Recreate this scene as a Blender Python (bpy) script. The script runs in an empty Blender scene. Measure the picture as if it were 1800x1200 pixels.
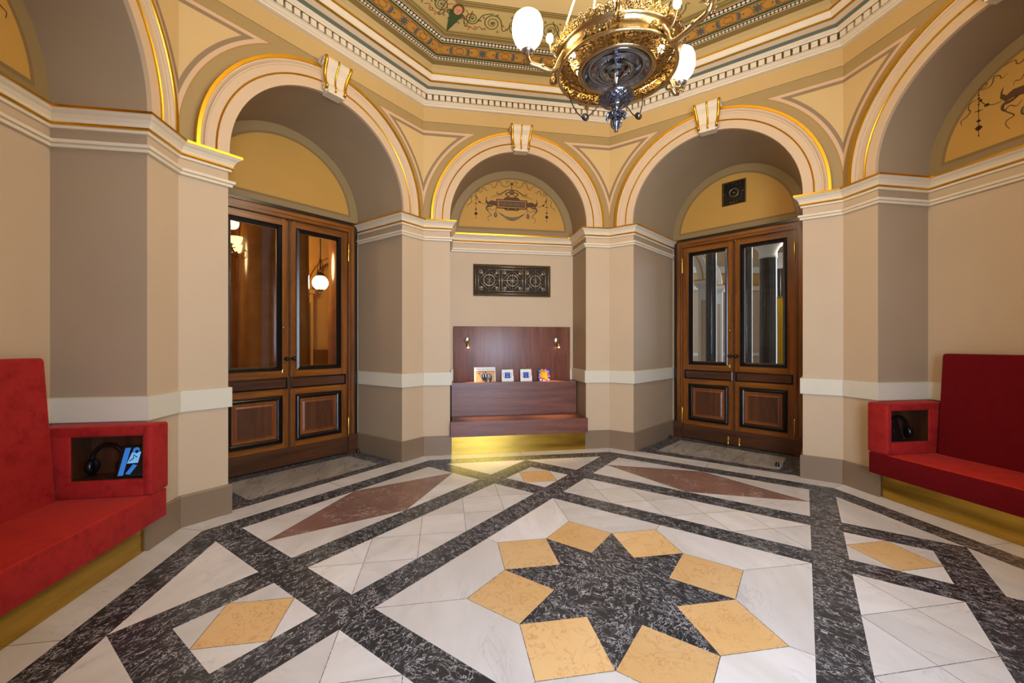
import bpy, math, random
from mathutils import Vector, Matrix
random.seed(7)
C = bpy.context.scene.collection
sc = bpy.context.scene
PI = math.pi
# ------------------------------------------------------------------ camera, world, lights
cam = bpy.data.cameras.new('camera')
cam.sensor_width = 36.0
cam.lens = 717.7 / 1800 * 36.0
cam.shift_x = -0.3 / 1800
cam.shift_y = 3.9 / 1800
cam.clip_start = 0.02
cam_o = bpy.data.objects.new('camera', cam)
cam_o.location = (-0.974, -2.2525, 1.4)
cam_o.rotation_euler = (math.radians(90), 0, -0.1657)
C.objects.link(cam_o)
sc.camera = cam_o
sc.view_settings.view_transform = 'Standard'
sc.view_settings.look = 'None'
sc.view_settings.exposure = 0.0
sc.view_settings.gamma = 1.0
w = bpy.data.worlds.new('world')
w.use_nodes = True
w.node_tree.nodes['Background'].inputs[0].default_value = (0.75, 0.85, 1.0, 1)
w.node_tree.nodes['Background'].inputs[1].default_value = 0.5
sc.world = w

def area(name, loc, rot, sx, sy, power, col):
    l = bpy.data.lights.new(name, 'AREA')
    l.shape = 'RECTANGLE'; l.size = sx; l.size_y = sy; l.energy = power; l.color = col
    o = bpy.data.objects.new(name, l); o.location = loc; o.rotation_euler = rot
    C.objects.link(o); return o

def point(name, loc, power, col, r=0.1):
    l = bpy.data.lights.new(name, 'POINT')
    l.energy = power; l.color = col; l.shadow_soft_size = r
    o = bpy.data.objects.new(name, l); o.location = loc
    C.objects.link(o); return o

# daylight through the glazed entrance at the camera's back
area('entrance_daylight', (0, -3.75, 1.75), (math.radians(90), 0, 0), 1.7, 3.0, 375, (0.66, 0.79, 1.0))
# beyond the two doors: warm foyer to the left, daylit hall to the right
point('foyer_lamp_light', (-4.6, 6.6, 3.2), 120, (1.0, 0.68, 0.30), 0.3)
point('foyer_wall_light', (-6.6, 4.2, 3.2), 90, (1.0, 0.68, 0.30), 0.3)
area('hall_daylight', (9.2, 6.0, 2.6), (math.radians(90), 0, math.radians(110)), 4.0, 4.0, 230, (0.78, 0.88, 1.0))
point('hall_lamp_light', (6.2, 5.2, 3.6), 60, (1.0, 0.82, 0.6), 0.3)

# ------------------------------------------------------------------ materials
def lin(c):
    r = []
    for v in c[:3]:
        v = v / 255.0
        r.append(v / 12.92 if v <= 0.04045 else ((v + 0.055) / 1.055) ** 2.4)
    return (r[0], r[1], r[2], 1.0)

class NT:
    def __init__(s, name):
        s.m = bpy.data.materials.new(name); s.m.use_nodes = True
        s.t = s.m.node_tree; s.n = s.t.nodes; s.l = s.t.links
        s.b = s.n['Principled BSDF']
    def add(s, typ, **kw):
        n = s.n.new(typ)
        for k, v in kw.items():
            if hasattr(n, k): setattr(n, k, v)
        return n
    def link(s, a, b): s.l.new(a, b)

def paint(name, rgb, rough=0.55, var=0.06, scale=1.6, bump=0.0, metal=0.0, spec=0.3):
    t = NT(name); c = lin(rgb)
    tc = t.add('ShaderNodeTexCoord'); no = t.add('ShaderNodeTexNoise')
    no.inputs['Scale'].default_value = scale; no.inputs['Detail'].default_value = 4
    t.link(tc.outputs['Object'], no.inputs['Vector'])
    cr = t.add('ShaderNodeValToRGB')
    cr.color_ramp.elements[0].position = 0.3; cr.color_ramp.elements[1].position = 0.7
    cr.color_ramp.elements[0].color = tuple(v * (1 - var) for v in c[:3]) + (1,)
    cr.color_ramp.elements[1].color = tuple(min(1, v * (1 + var)) for v in c[:3]) + (1,)
    t.link(no.outputs['Fac'], cr.inputs['Fac']); t.link(cr.outputs['Color'], t.b.inputs['Base Color'])
    t.b.inputs['Roughness'].default_value = rough; t.b.inputs['Metallic'].default_value = metal
    t.b.inputs['Specular IOR Level'].default_value = spec
    if bump:
        n2 = t.add('ShaderNodeTexNoise'); n2.inputs['Scale'].default_value = 60
        t.link(tc.outputs['Object'], n2.inputs['Vector'])
        bp = t.add('ShaderNodeBump'); bp.inputs['Strength'].default_value = bump; bp.inputs['Distance'].default_value = 0.002
        t.link(n2.outputs['Fac'], bp.inputs['Height']); t.link(bp.outputs['Normal'], t.b.inputs['Normal'])
    return t.m

def wood(name, dark, light, rough=0.35, axis=2, scale=14, spec=0.5, stretch=0.07):
    t = NT(name)
    tc = t.add('ShaderNodeTexCoord'); mp = t.add('ShaderNodeMapping')
    s = [1.0, 1.0, 1.0]; s[axis] = stretch
    mp.inputs['Scale'].default_value = s
    no = t.add('ShaderNodeTexNoise'); no.inputs['Scale'].default_value = scale; no.inputs['Detail'].default_value = 6
    no.inputs['Distortion'].default_value = 0.6
    n2 = t.add('ShaderNodeTexNoise'); n2.inputs['Scale'].default_value = scale * 9; n2.inputs['Detail'].default_value = 3
    t.link(tc.outputs['Object'], mp.inputs['Vector']); t.link(mp.outputs['Vector'], no.inputs['Vector']); t.link(mp.outputs['Vector'], n2.inputs['Vector'])
    mx = t.add('ShaderNodeMath', operation='MULTIPLY_ADD'); mx.inputs[1].default_value = 0.35
    t.link(n2.outputs['Fac'], mx.inputs[0]); 
    m2 = t.add('ShaderNodeMath', operation='MULTIPLY'); m2.inputs[1].default_value = 0.65
    t.link(no.outputs['Fac'], m2.inputs[0]); t.link(m2.outputs[0], mx.inputs[2])
    cr = t.add('ShaderNodeValToRGB'); cr.color_ramp.elements[0].position = 0.35; cr.color_ramp.elements[1].position = 0.65
    cr.color_ramp.elements[0].color = lin(dark); cr.color_ramp.elements[1].color = lin(light)
    t.link(mx.outputs[0], cr.inputs['Fac']); t.link(cr.outputs['Color'], t.b.inputs['Base Color'])
    t.b.inputs['Roughness'].default_value = rough; t.b.inputs['Specular IOR Level'].default_value = spec
    return t.m

def metal(name, rgb, rough=0.25, bump=0.0, bscale=40, var=0.1):
    t = NT(name); c = lin(rgb)
    t.b.inputs['Metallic'].default_value = 1.0
    tc = t.add('ShaderNodeTexCoord'); no = t.add('ShaderNodeTexNoise')
    no.inputs['Scale'].default_value = 9
    t.link(tc.outputs['Object'], no.inputs['Vector'])
    cr = t.add('ShaderNodeValToRGB')
    cr.color_ramp.elements[0].color = tuple(v * (1 - var) for v in c[:3]) + (1,)
    cr.color_ramp.elements[1].color = tuple(min(1, v * (1 + var)) for v in c[:3]) + (1,)
    t.link(no.outputs['Fac'], cr.inputs['Fac']); t.link(cr.outputs['Color'], t.b.inputs['Base Color'])
    t.b.inputs['Roughness'].default_value = rough
    if bump:
        n2 = t.add('ShaderNodeTexVoronoi'); n2.inputs['Scale'].default_value = bscale
        t.link(tc.outputs['Object'], n2.inputs['Vector'])
        bp = t.add('ShaderNodeBump'); bp.inputs['Strength'].default_value = bump; bp.inputs['Distance'].default_value = 0.006
        t.link(n2.outputs['Distance'], bp.inputs['Height']); t.link(bp.outputs['Normal'], t.b.inputs['Normal'])
    return t.m

def brushed(name, rgb, rough=0.22):
    t = NT(name); c = lin(rgb)
    t.b.inputs['Metallic'].default_value = 1.0
    tc = t.add('ShaderNodeTexCoord'); mp = t.add('ShaderNodeMapping'); mp.inputs['Scale'].default_value = (1.2, 1.2, 16)
    no = t.add('ShaderNodeTexNoise'); no.inputs['Scale'].default_value = 3; no.inputs['Detail'].default_value = 5
    t.link(tc.outputs['Object'], mp.inputs['Vector']); t.link(mp.outputs['Vector'], no.inputs['Vector'])
    cr = t.add('ShaderNodeValToRGB'); cr.color_ramp.elements[0].position = 0.3; cr.color_ramp.elements[1].position = 0.75
    cr.color_ramp.elements[0].color = tuple(v * 0.72 for v in c[:3]) + (1,); cr.color_ramp.elements[1].color = c
    t.link(no.outputs['Fac'], cr.inputs['Fac']); t.link(cr.outputs['Color'], t.b.inputs['Base Color'])
    t.b.inputs['Roughness'].default_value = rough
    return t.m

def marble(name, base, vein, vscale=2.2, vpos=(0.46, 0.5), rough=0.16, cloud=None, dens=1.0, second=None, stretch=(1, 1, 1), vmix=1.0):
    """polished stone: thin veins from the ridges of a distorted noise; every piece has its own cut (colour attribute)"""
    t = NT(name)
    tc = t.add('ShaderNodeTexCoord'); at = t.add('ShaderNodeAttribute'); at.attribute_name = 'cut'
    sc_ = t.add('ShaderNodeVectorMath', operation='SCALE'); sc_.inputs['Scale'].default_value = 17.0
    t.link(at.outputs['Color'], sc_.inputs[0])
    ad = t.add('ShaderNodeVectorMath', operation='ADD'); t.link(tc.outputs['Object'], ad.inputs[0]); t.link(sc_.outputs[0], ad.inputs[1])
    sp = t.add('ShaderNodeSeparateXYZ'); t.link(at.outputs['Color'], sp.inputs[0])
    an = t.add('ShaderNodeMath', operation='MULTIPLY'); an.inputs[1].default_value = 6.28; t.link(sp.outputs['X'], an.inputs[0])
    vr = t.add('ShaderNodeVectorRotate', rotation_type='Z_AXIS'); t.link(ad.outputs[0], vr.inputs['Vector']); t.link(an.outputs[0], vr.inputs['Angle'])
    mp = t.add('ShaderNodeMapping'); mp.inputs['Scale'].default_value = stretch
    t.link(vr.outputs[0], mp.inputs['Vector'])
    def ridge(scale, lo, hi, dist=1.4, det=7):
        no = t.add('ShaderNodeTexNoise'); no.inputs['Scale'].default_value = scale; no.inputs['Detail'].default_value = det
        no.inputs['Roughness'].default_value = 0.62; no.inputs['Distortion'].default_value = dist
        t.link(mp.outputs['Vector'], no.inputs['Vector'])
        s = t.add('ShaderNodeMath', operation='SUBTRACT'); s.inputs[1].default_value = 0.5; t.link(no.outputs['Fac'], s.inputs[0])
        a = t.add('ShaderNodeMath', operation='ABSOLUTE'); t.link(s.outputs[0], a.inputs[0])
        mr = t.add('ShaderNodeMapRange'); mr.inputs['From Min'].default_value = lo; mr.inputs['From Max'].default_value = hi
        mr.inputs['To Min'].default_value = 1.0; mr.inputs['To Max'].default_value = 0.0
        t.link(a.outputs[0], mr.inputs['Value']); return mr.outputs[0]
    v = ridge(vscale, vpos[0], vpos[1])
    if dens < 1.0:
        nm = t.add('ShaderNodeTexNoise'); nm.inputs['Scale'].default_value = vscale * 0.9; nm.inputs['Detail'].default_value = 3
        t.link(mp.outputs['Vector'], nm.inputs['Vector'])
        mr = t.add('ShaderNodeMapRange'); mr.inputs['From Min'].default_value = 1 - dens - 0.08; mr.inputs['From Max'].default_value = 1 - dens + 0.08
        t.link(nm.outputs['Fac'], mr.inputs['Value'])
        mu = t.add('ShaderNodeMath', operation='MULTIPLY'); t.link(v, mu.inputs[0]); t.link(mr.outputs[0], mu.inputs[1]); v = mu.outputs[0]
    if vmix < 1.0:
        mu = t.add('ShaderNodeMath', operation='MULTIPLY'); t.link(v, mu.inputs[0]); mu.inputs[1].default_value = vmix; v = mu.outputs[0]
    cl = t.add('ShaderNodeTexNoise'); cl.inputs['Scale'].default_value = 1.7; cl.inputs['Detail'].default_value = 5
    t.link(mp.outputs['Vector'], cl.inputs['Vector'])
    cr = t.add('ShaderNodeValToRGB'); cr.color_ramp.elements[0].position = 0.32; cr.color_ramp.elements[1].position = 0.68
    cr.color_ramp.elements[0].color = lin(cloud or base); cr.color_ramp.elements[1].color = lin(base)
    t.link(cl.outputs['Fac'], cr.inputs['Fac'])
    # piece-to-piece tone
    tn = t.add('ShaderNodeMapRange'); tn.inputs['To Min'].default_value = 0.88; tn.inputs['To Max'].default_value = 1.06
    t.link(sp.outputs['Y'], tn.inputs['Value'])
    mt = t.add('ShaderNodeVectorMath', operation='SCALE'); t.link(cr.outputs['Color'], mt.inputs[0]); t.link(tn.outputs[0], mt.inputs['Scale'])
    mx = t.add('ShaderNodeMixRGB'); mx.inputs['Color2'].default_value = lin(vein)
    t.link(mt.outputs[0], mx.inputs['Color1']); t.link(v, mx.inputs['Fac'])
    out = mx.outputs[0]
    if second:
        v2 = ridge(second[1], second[2], second[3], 2.5)
        m3 = t.add('ShaderNodeMixRGB'); m3.inputs['Color2'].default_value = lin(second[0]); t.link(out, m3.inputs['Color1']); t.link(v2, m3.inputs['Fac']); out = m3.outputs[0]
    t.link(out, t.b.inputs['Base Color'])
    t.b.inputs['Roughness'].default_value = rough; t.b.inputs['Specular IOR Level'].default_value = 0.35
    return t.m

def velvet(name, dark, light, rough=0.75, sheen=0.35):
    t = NT(name)
    tc = t.add('ShaderNodeTexCoord'); no = t.add('ShaderNodeTexNoise'); no.inputs['Scale'].default_value = 11
    no.inputs['Detail'].default_value = 9; no.inputs['Roughness'].default_value = 0.75; no.inputs['Distortion'].default_value = 0.3
    t.link(tc.outputs['Object'], no.inputs['Vector'])
    cr = t.add('ShaderNodeValToRGB'); cr.color_ramp.elements[0].position = 0.30; cr.color_ramp.elements[1].position = 0.52
    cr.color_ramp.elements[0].color = lin(dark); cr.color_ramp.elements[1].color = lin(light)
    t.link(no.outputs['Fac'], cr.inputs['Fac']); t.link(cr.outputs['Color'], t.b.inputs['Base Color'])
    t.b.inputs['Roughness'].default_value = rough; t.b.inputs['Specular IOR Level'].default_value = 0.15
    t.b.inputs['Sheen Weight'].default_value = sheen; t.b.inputs['Sheen Roughness'].default_value = 0.35
    t.b.inputs['Sheen Tint'].default_value = lin((255, 120, 110))
    n2 = t.add('ShaderNodeTexNoise'); n2.inputs['Scale'].default_value = 260
    t.link(tc.outputs['Object'], n2.inputs['Vector'])
    bp = t.add('ShaderNodeBump'); bp.inputs['Strength'].default_value = 0.25; bp.inputs['Distance'].default_value = 0.001
    t.link(n2.outputs['Fac'], bp.inputs['Height']); t.link(bp.outputs['Normal'], t.b.inputs['Normal'])
    return t.m

def glow(name, rgb, strength):
    t = NT(name); t.b.inputs['Base Color'].default_value = tuple(v * .4 for v in lin(rgb)[:3]) + (1,)
    t.b.inputs['Emission Color'].default_value = lin(rgb); t.b.inputs['Emission Strength'].default_value = strength
    return t.m

def pane(name, tint=(255, 255, 255)):
    t = NT(name); t.n.remove(t.b)
    tr = t.add('ShaderNodeBsdfTransparent'); tr.inputs[0].default_value = lin(tint)
    gl = t.add('ShaderNodeBsdfGlossy'); gl.inputs['Roughness'].default_value = 0.01
    fr = t.add('ShaderNodeFresnel'); fr.inputs['IOR'].default_value = 1.45
    mx = t.add('ShaderNodeMixShader')
    t.link(fr.outputs[0], mx.inputs[0]); t.link(tr.outputs[0], mx.inputs[1]); t.link(gl.outputs[0], mx.inputs[2])
    t.link(mx.outputs[0], t.n['Material Output'].inputs['Surface'])
    return t.m

def filigree(name, rgb):
    """pierced brass: scroll-like openings cut through the sheet"""
    t = NT(name); c = lin(rgb)
    t.b.inputs['Metallic'].default_value = 1.0; t.b.inputs['Roughness'].default_value = 0.4; t.b.inputs['Base Color'].default_value = c
    tc = t.add('ShaderNodeTexCoord')
    no = t.add('ShaderNodeTexNoise'); no.inputs['Scale'].default_value = 48; no.inputs['Detail'].default_value = 2; no.inputs['Distortion'].default_value = 2.0
    t.link(tc.outputs['Object'], no.inputs['Vector'])
    cr = t.add('ShaderNodeMapRange'); cr.inputs['From Min'].default_value = 0.515; cr.inputs['From Max'].default_value = 0.53
    t.link(no.outputs['Fac'], cr.inputs['Value'])
    bp = t.add('ShaderNodeBump'); bp.inputs['Strength'].default_value = 1.0; bp.inputs['Distance'].default_value = 0.012
    t.link(no.outputs['Fac'], bp.inputs['Height']); t.link(bp.outputs['Normal'], t.b.inputs['Normal'])
    tr = t.add('ShaderNodeBsdfTransparent'); mx = t.add('ShaderNodeMixShader')
    t.link(cr.outputs[0], mx.inputs[0]); t.link(t.b.outputs[0], mx.inputs[1]); t.link(tr.outputs[0], mx.inputs[2])
    t.link(mx.outputs[0], t.n['Material Output'].inputs['Surface'])
    return t.m

M = {}
M['wall'] = paint('wall_paint', (199, 175, 143), 0.5, 0.03, bump=0.05)
M['frieze_low'] = paint('wall_paint_frieze', (206, 180, 148), 0.5, 0.03)
M['spandrel'] = paint('spandrel_paint', (170, 142, 90), 0.55, 0.03)
M['spandrel_fill'] = paint('spandrel_panel_paint', (212, 180, 122), 0.55, 0.03)
M['line_light'] = paint('light_line_paint', (214, 180, 140), 0.55, 0.02)
M['line_dark'] = paint('taupe_line_paint', (150, 124, 92), 0.55, 0.02)
M['line_thin'] = paint('orange_line_paint', (176, 128, 66), 0.55, 0.02)
M['reveal_shade'] = paint('reveal_shade_paint', (168, 146, 118), 0.55, 0.03)  # wall paint darkened so the reveals carry their shade in the colour
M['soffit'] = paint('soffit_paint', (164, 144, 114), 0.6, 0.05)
M['band'] = paint('tympanum_band_paint', (150, 126, 84), 0.55, 0.03)
M['ochre'] = paint('tympanum_ochre_paint', (194, 148, 70), 0.55, 0.05)
M['ochre_line'] = paint('tympanum_line_paint', (136, 110, 66), 0.55, 0.03)
M['frieze'] = paint('frieze_paint', (202, 168, 108), 0.55, 0.03)
M['cream'] = paint('cream_moulding', (226, 210, 180), 0.4, 0.02)
M['dado'] = paint('dado_paint', (214, 206, 184), 0.4, 0.02)
M['archivolt'] = paint('archivolt_paint', (212, 184, 148), 0.45, 0.03)
M['groove'] = paint('groove_paint', (186, 156, 124), 0.5, 0.03)
M['base'] = paint('baseboard_paint', (134, 112, 88), 0.35, 0.05, spec=0.5)
M['gold'] = metal('gilding', (222, 170, 48), 0.3, var=0.06)
M['blue'] = paint('blue_grey_fillet', (96, 112, 100), 0.5, 0.03)
M['ceil'] = paint('ceiling_plain', (222, 196, 138), 0.6, 0.03)
M['cove'] = paint('cove_paint', (196, 168, 110), 0.6, 0.03)
M['olive'] = paint('olive_band', (134, 112, 60), 0.6, 0.04)
M['black_band'] = paint('black_band', (40, 34, 30), 0.6, 0.02)
M['bead'] = paint('bead_cream', (228, 208, 170), 0.5, 0.02)
M['dent_bed'] = paint('dentil_bed', (150, 124, 74), 0.6, 0.03)
M['green_line'] = paint('green_line', (62, 84, 50), 0.6, 0.03)
M['orange'] = paint('orange_band', (188, 138, 62), 0.6, 0.08, 8)
M['rust'] = paint('rust_scroll', (138, 72, 34), 0.6, 0.04)
M['petal'] = paint('grey_blue_petal', (88, 96, 92), 0.6, 0.08)
M['scrollbg'] = paint('scroll_frieze_ground', (200, 176, 112), 0.6, 0.05, 5)
M['scroll_green'] = paint('scroll_green', (92, 94, 56), 0.6, 0.05)
M['scroll_red'] = paint('scroll_red', (164, 82, 60), 0.6, 0.05)
M['skin'] = paint('painted_face', (214, 158, 112), 0.6, 0.03)
M['hair'] = paint('painted_hair', (122, 70, 42), 0.6, 0.03)
M['orn'] = paint('painted_ornament', (88, 60, 34), 0.55, 0.06)
M['orn_gold'] = paint('painted_ornament_gold', (178, 122, 44), 0.55, 0.04)
M['orn_grey'] = paint('painted_ornament_grey', (116, 112, 100), 0.55, 0.12, 30)
M['white_m'] = marble('white_marble', (236, 236, 238), (176, 180, 188), 2.0, (0.0, 0.02), 0.28, cloud=(222, 220, 218), dens=0.45, stretch=(1, 3.0, 1), vmix=0.45)
M['grey_m'] = marble('grey_white_marble', (196, 194, 188), (120, 118, 114), 1.5, (0.0, 0.03), 0.2, cloud=(170, 166, 158), dens=0.6, stretch=(1, 3.0, 1), vmix=0.7)
M['black_m'] = marble('black_marble', (60, 63, 68), (214, 216, 222), 15.0, (0.006, 0.02), 0.3, cloud=(42, 44, 48), dens=0.55, stretch=(1, 1.7, 1), vmix=0.95)
M['yellow_m'] = marble('yellow_marble', (240, 206, 152), (196, 134, 84), 11.0, (0.0, 0.02), 0.28, cloud=(234, 192, 130), dens=0.55, vmix=0.7)
M['brown_m'] = marble('brown_marble', (160, 122, 108), (220, 212, 206), 6.0, (0.0, 0.014), 0.28, cloud=(128, 98, 90), dens=0.5, vmix=0.8)
M['joint'] = paint('floor_joint', (84, 76, 66), 0.6, 0.05)
M['oak'] = wood('door_oak', (92, 48, 8), (152, 88, 22), 0.3, 2, 10)
M['oak_h'] = wood('door_oak_rail', (92, 48, 8), (156, 90, 22), 0.3, 0, 10)
M['oak_dark'] = wood('door_dark_oak', (56, 30, 16), (94, 56, 30), 0.3, 0, 10)
M['oak_panel'] = wood('door_panel_oak', (62, 34, 18), (98, 56, 30), 0.3, 2, 12)
M['oak_red'] = wood('door_chestnut_bead', (104, 54, 22), (140, 78, 36), 0.3, 2, 12)
M['ebony'] = paint('black_moulding', (22, 18, 16), 0.22, 0.1, spec=0.6)
M['bench_w'] = wood('bench_wood_upright', (92, 52, 40), (132, 82, 64), 0.35, 2, 16)
M['bench_h'] = wood('bench_wood_level', (92, 52, 40), (132, 82, 64), 0.35, 0, 16)
M['brass'] = brushed('brass_plinth', (206, 168, 72))
M['brass_s'] = metal('brass_fitting', (214, 176, 84), 0.25)
M['bronze'] = metal('dark_bronze', (92, 74, 52), 0.45)
M['grille_back'] = paint('dark_grille_recess', (44, 36, 28), 0.7, 0.2, 40)
M['bronze_l'] = metal('bronze_bar', (206, 188, 156), 0.4)
M['gold_ch'] = metal('chandelier_gold', (204, 180, 132), 0.28, 0.1, 60)
M['gold_rel'] = metal('chandelier_relief_gold', (172, 142, 90), 0.38, 1.0, 90)
M['fili'] = filigree('pierced_brass', (132, 100, 50))
M['steel'] = metal('chandelier_silver', (150, 155, 168), 0.16)
M['steel_rel'] = metal('chandelier_silver_relief', (118, 124, 140), 0.3, 0.9, 70)
M['velvet'] = velvet('red_velvet', (132, 22, 20), (164, 38, 34))
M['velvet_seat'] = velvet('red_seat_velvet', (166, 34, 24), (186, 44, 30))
M['velvet_shade'] = velvet('shaded_red_velvet', (94, 6, 12), (108, 8, 14), 0.9, 0.12)  # darker copy of the velvet: shade on the east bench put into its colour
M['cub'] = wood('cubby_wood', (46, 24, 10), (80, 44, 18), 0.4, 2, 12)
M['blackp'] = paint('black_plastic', (14, 14, 16), 0.25, 0.05, spec=0.6)
M['silver_edge'] = metal('silver_edge', (200, 200, 205), 0.25)
M['globe'] = glow('opal_globe_light', (255, 226, 178), 8)
M['bulb'] = glow('small_bulb_light', (255, 224, 170), 30)
M['bulb_in'] = glow('inner_bulb_light', (255, 220, 160), 16)
M['globe2'] = glow('foyer_globe_light', (255, 236, 200), 9)
M['bowl2'] = glow('foyer_bowl_light', (255, 214, 140), 2.2)
M['spot'] = glow('reading_lamp_light', (255, 200, 120), 25)
M['screen'] = glow('screen_blue', (50, 130, 215), 0.55)
M['screen_l'] = glow('screen_pale', (120, 185, 240), 0.7)
M['pane'] = pane('door_glass')
M['paper'] = paint('paper_white', (240, 240, 240), 0.5, 0.01)
M['p_blue'] = paint('print_blue', (30, 50, 160), 0.4, 0.05)
M['p_blue_l'] = paint('print_light_blue', (130, 160, 225), 0.4, 0.05)
M['p_red'] = paint('print_red', (224, 52, 56), 0.4, 0.03)
M['p_orange'] = paint('print_orange', (244, 122, 40), 0.4, 0.03)
M['p_yellow'] = paint('print_yellow', (238, 196, 40), 0.4, 0.03)
M['p_green'] = paint('print_green', (70, 180, 120), 0.4, 0.03)
M['p_lime'] = paint('print_lime', (200, 214, 40), 0.4, 0.03)
M['p_pink'] = paint('print_pink', (232, 140, 210), 0.4, 0.03)
M['p_tan'] = paint('print_tan', (214, 164, 104), 0.4, 0.15, 30)
M['p_grey'] = paint('print_grey', (150, 150, 165), 0.4, 0.03)
M['p_dark'] = paint('print_dark', (36, 36, 38), 0.4, 0.05)
M['hall_wall'] = paint('hall_wall_beige', (196, 176, 152), 0.5, 0.04)
M['hall_white'] = paint('hall_white_stucco', (226, 226, 222), 0.4, 0.03)
M['hall_col'] = paint('hall_green_black_stone', (38, 46, 50), 0.16, 0.2, 3, spec=0.7)
M['foy_col'] = paint('foyer_brown_stone', (124, 76, 28), 0.16, 0.25, 3, spec=0.5)
M['foy_wall'] = paint('foyer_ochre_wall', (206, 164, 92), 0.5, 0.05)
M['foy_band'] = paint('foyer_brown_band', (120, 84, 44), 0.5, 0.05)
M['banner'] = paint('yellow_banner', (206, 166, 20), 0.6, 0.05)
M['ext'] = paint('outer_masonry', (150, 140, 130), 0.8, 0.05)

# ------------------------------------------------------------------ mesh builder
class MB:
    def __init__(s):
        s.v = []; s.f = []; s.fm = []; s.fs = []; s.mats = []; s.cut = []; s.c = (0.5, 0.5, 0.5)
    def mi(s, m):
        m = M[m] if isinstance(m, str) else m
        if m not in s.mats: s.mats.append(m)
        return s.mats.index(m)
    def face(s, pts, m, smooth=False):
        b = len(s.v); s.v += [tuple(p) for p in pts]
        s.f.append(list(range(b, b + len(pts)))); s.fm.append(s.mi(m)); s.fs.append(smooth); s.cut.append(s.c)
    def faces(s, verts, faces, m, smooth=False):
        b = len(s.v); s.v += [tuple(p) for p in verts]; i = s.mi(m)
        for k, f in enumerate(faces):
            s.f.append([b + q for q in f]); s.fm.append(i if not isinstance(m, list) else s.mi(m[k])); s.fs.append(smooth); s.cut.append(s.c)
    def box(s, a, b, m, bev=0.0):
        x0, x1 = sorted((a[0], b[0])); y0, y1 = sorted((a[1], b[1])); z0, z1 = sorted((a[2], b[2]))
        if bev <= 0:
            V = [(x0, y0, z0), (x1, y0, z0), (x1, y1, z0), (x0, y1, z0), (x0, y0, z1), (x1, y0, z1), (x1, y1, z1), (x0, y1, z1)]
            F = [(0, 3, 2, 1), (4, 5, 6, 7), (0, 1, 5, 4), (1, 2, 6, 5), (2, 3, 7, 6), (3, 0, 4, 7)]
            s.faces(V, F, m); return
        # rounded box: superposed loops, n steps of a quarter circle
        n = 3; loops = []
        r = min(bev, (x1 - x0) / 2 - 1e-4, (y1 - y0) / 2 - 1e-4, (z1 - z0) / 2 - 1e-4)
        def loop(off, z):
            L = []
            for (cx, cy, a0) in ((x1 - r, y1 - r, 0), (x0 + r, y1 - r, 90), (x0 + r, y0 + r, 180), (x1 - r, y0 + r, 270)):
                for i in range(n + 1):
                    t = math.radians(a0 + 90 * i / n)
                    L.append((cx + (r - off) * math.cos(t), cy + (r - off) * math.sin(t), z))
            return L
        for i in range(n + 1):
            t = PI / 2 * i / n; loops.append(loop(r * (1 - math.sin(t)), z0 + r * (1 - math.cos(t))))
        for i in range(n + 1):
            t = PI / 2 * i / n; loops.append(loop(r * (1 - math.cos(t)), z1 - r * (1 - math.sin(t))))
        N = len(loops[0]); V = [p for L in loops for p in L]; F = []
        for j in range(len(loops) - 1):
            for i in range(N):
                F.append((j * N + i, j * N + (i + 1) % N, (j + 1) * N + (i + 1) % N, (j + 1) * N + i))
        F.append(tuple(reversed(range(N)))); F.append(tuple(range((len(loops) - 1) * N, len(loops) * N)))
        s.faces(V, F, m, True)
    def lathe(s, prof, m, c=(0, 0, 0), seg=32, smooth=True, axis='z', a0=0, a1=360):
        full = abs(a1 - a0 - 360) < 1e-6; n = seg if full else seg + 1
        V = []; F = []
        for (r, z) in prof:
            for i in range(n):
                t = math.radians(a0 + (a1 - a0) * i / seg)
                x, y = r * math.cos(t), r * math.sin(t)
                p = (x, y, z) if axis == 'z' else ((x, z, y) if axis == 'y' else (z, x, y))
                V.append((c[0] + p[0], c[1] + p[1], c[2] + p[2]))
        for j in range(len(prof) - 1):
            for i in range(seg):
                k = (i + 1) % n
                F.append((j * n + i, j * n + k, (j + 1) * n + k, (j + 1) * n + i))
        s.faces(V, F, m, smooth)
    def ball(s, c, r, m, seg=20, sz=1.0):
        s.lathe([(max(1e-4, r * math.sin(PI * i / 12)), -r * sz * math.cos(PI * i / 12)) for i in range(13)], m, c, seg)
    def tube(s, pts, r, m, seg=8, smooth=True):
        pts = [Vector(p) for p in pts]; V = []; F = []; n = len(pts)
        up = None
        for i, p in enumerate(pts):
            d = (pts[min(i + 1, n - 1)] - pts[max(i - 1, 0)]).normalized()
            if up is None:
                up = Vector((0, 0, 1)) if abs(d.z) < 0.9 else Vector((1, 0, 0))
            a = d.cross(up)
            if a.length < 1e-6: a = d.cross(Vector((1, 0.3, 0)))
            a.normalize(); b = a.cross(d).normalized(); up = b
            rr = r[i] if isinstance(r, (list, tuple)) else r
            for k in range(seg):
                t = 2 * PI * k / seg; q = p + a * (rr * math.cos(t)) + b * (rr * math.sin(t)); V.append(tuple(q))
        for i in range(n - 1):
            for k in range(seg):
                F.append((i * seg + k, i * seg + (k + 1) % seg, (i + 1) * seg + (k + 1) % seg, (i + 1) * seg + k))
        F.append(tuple(reversed(range(seg)))); F.append(tuple(range((n - 1) * seg, n * seg)))
        s.faces(V, F, m, smooth)
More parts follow.
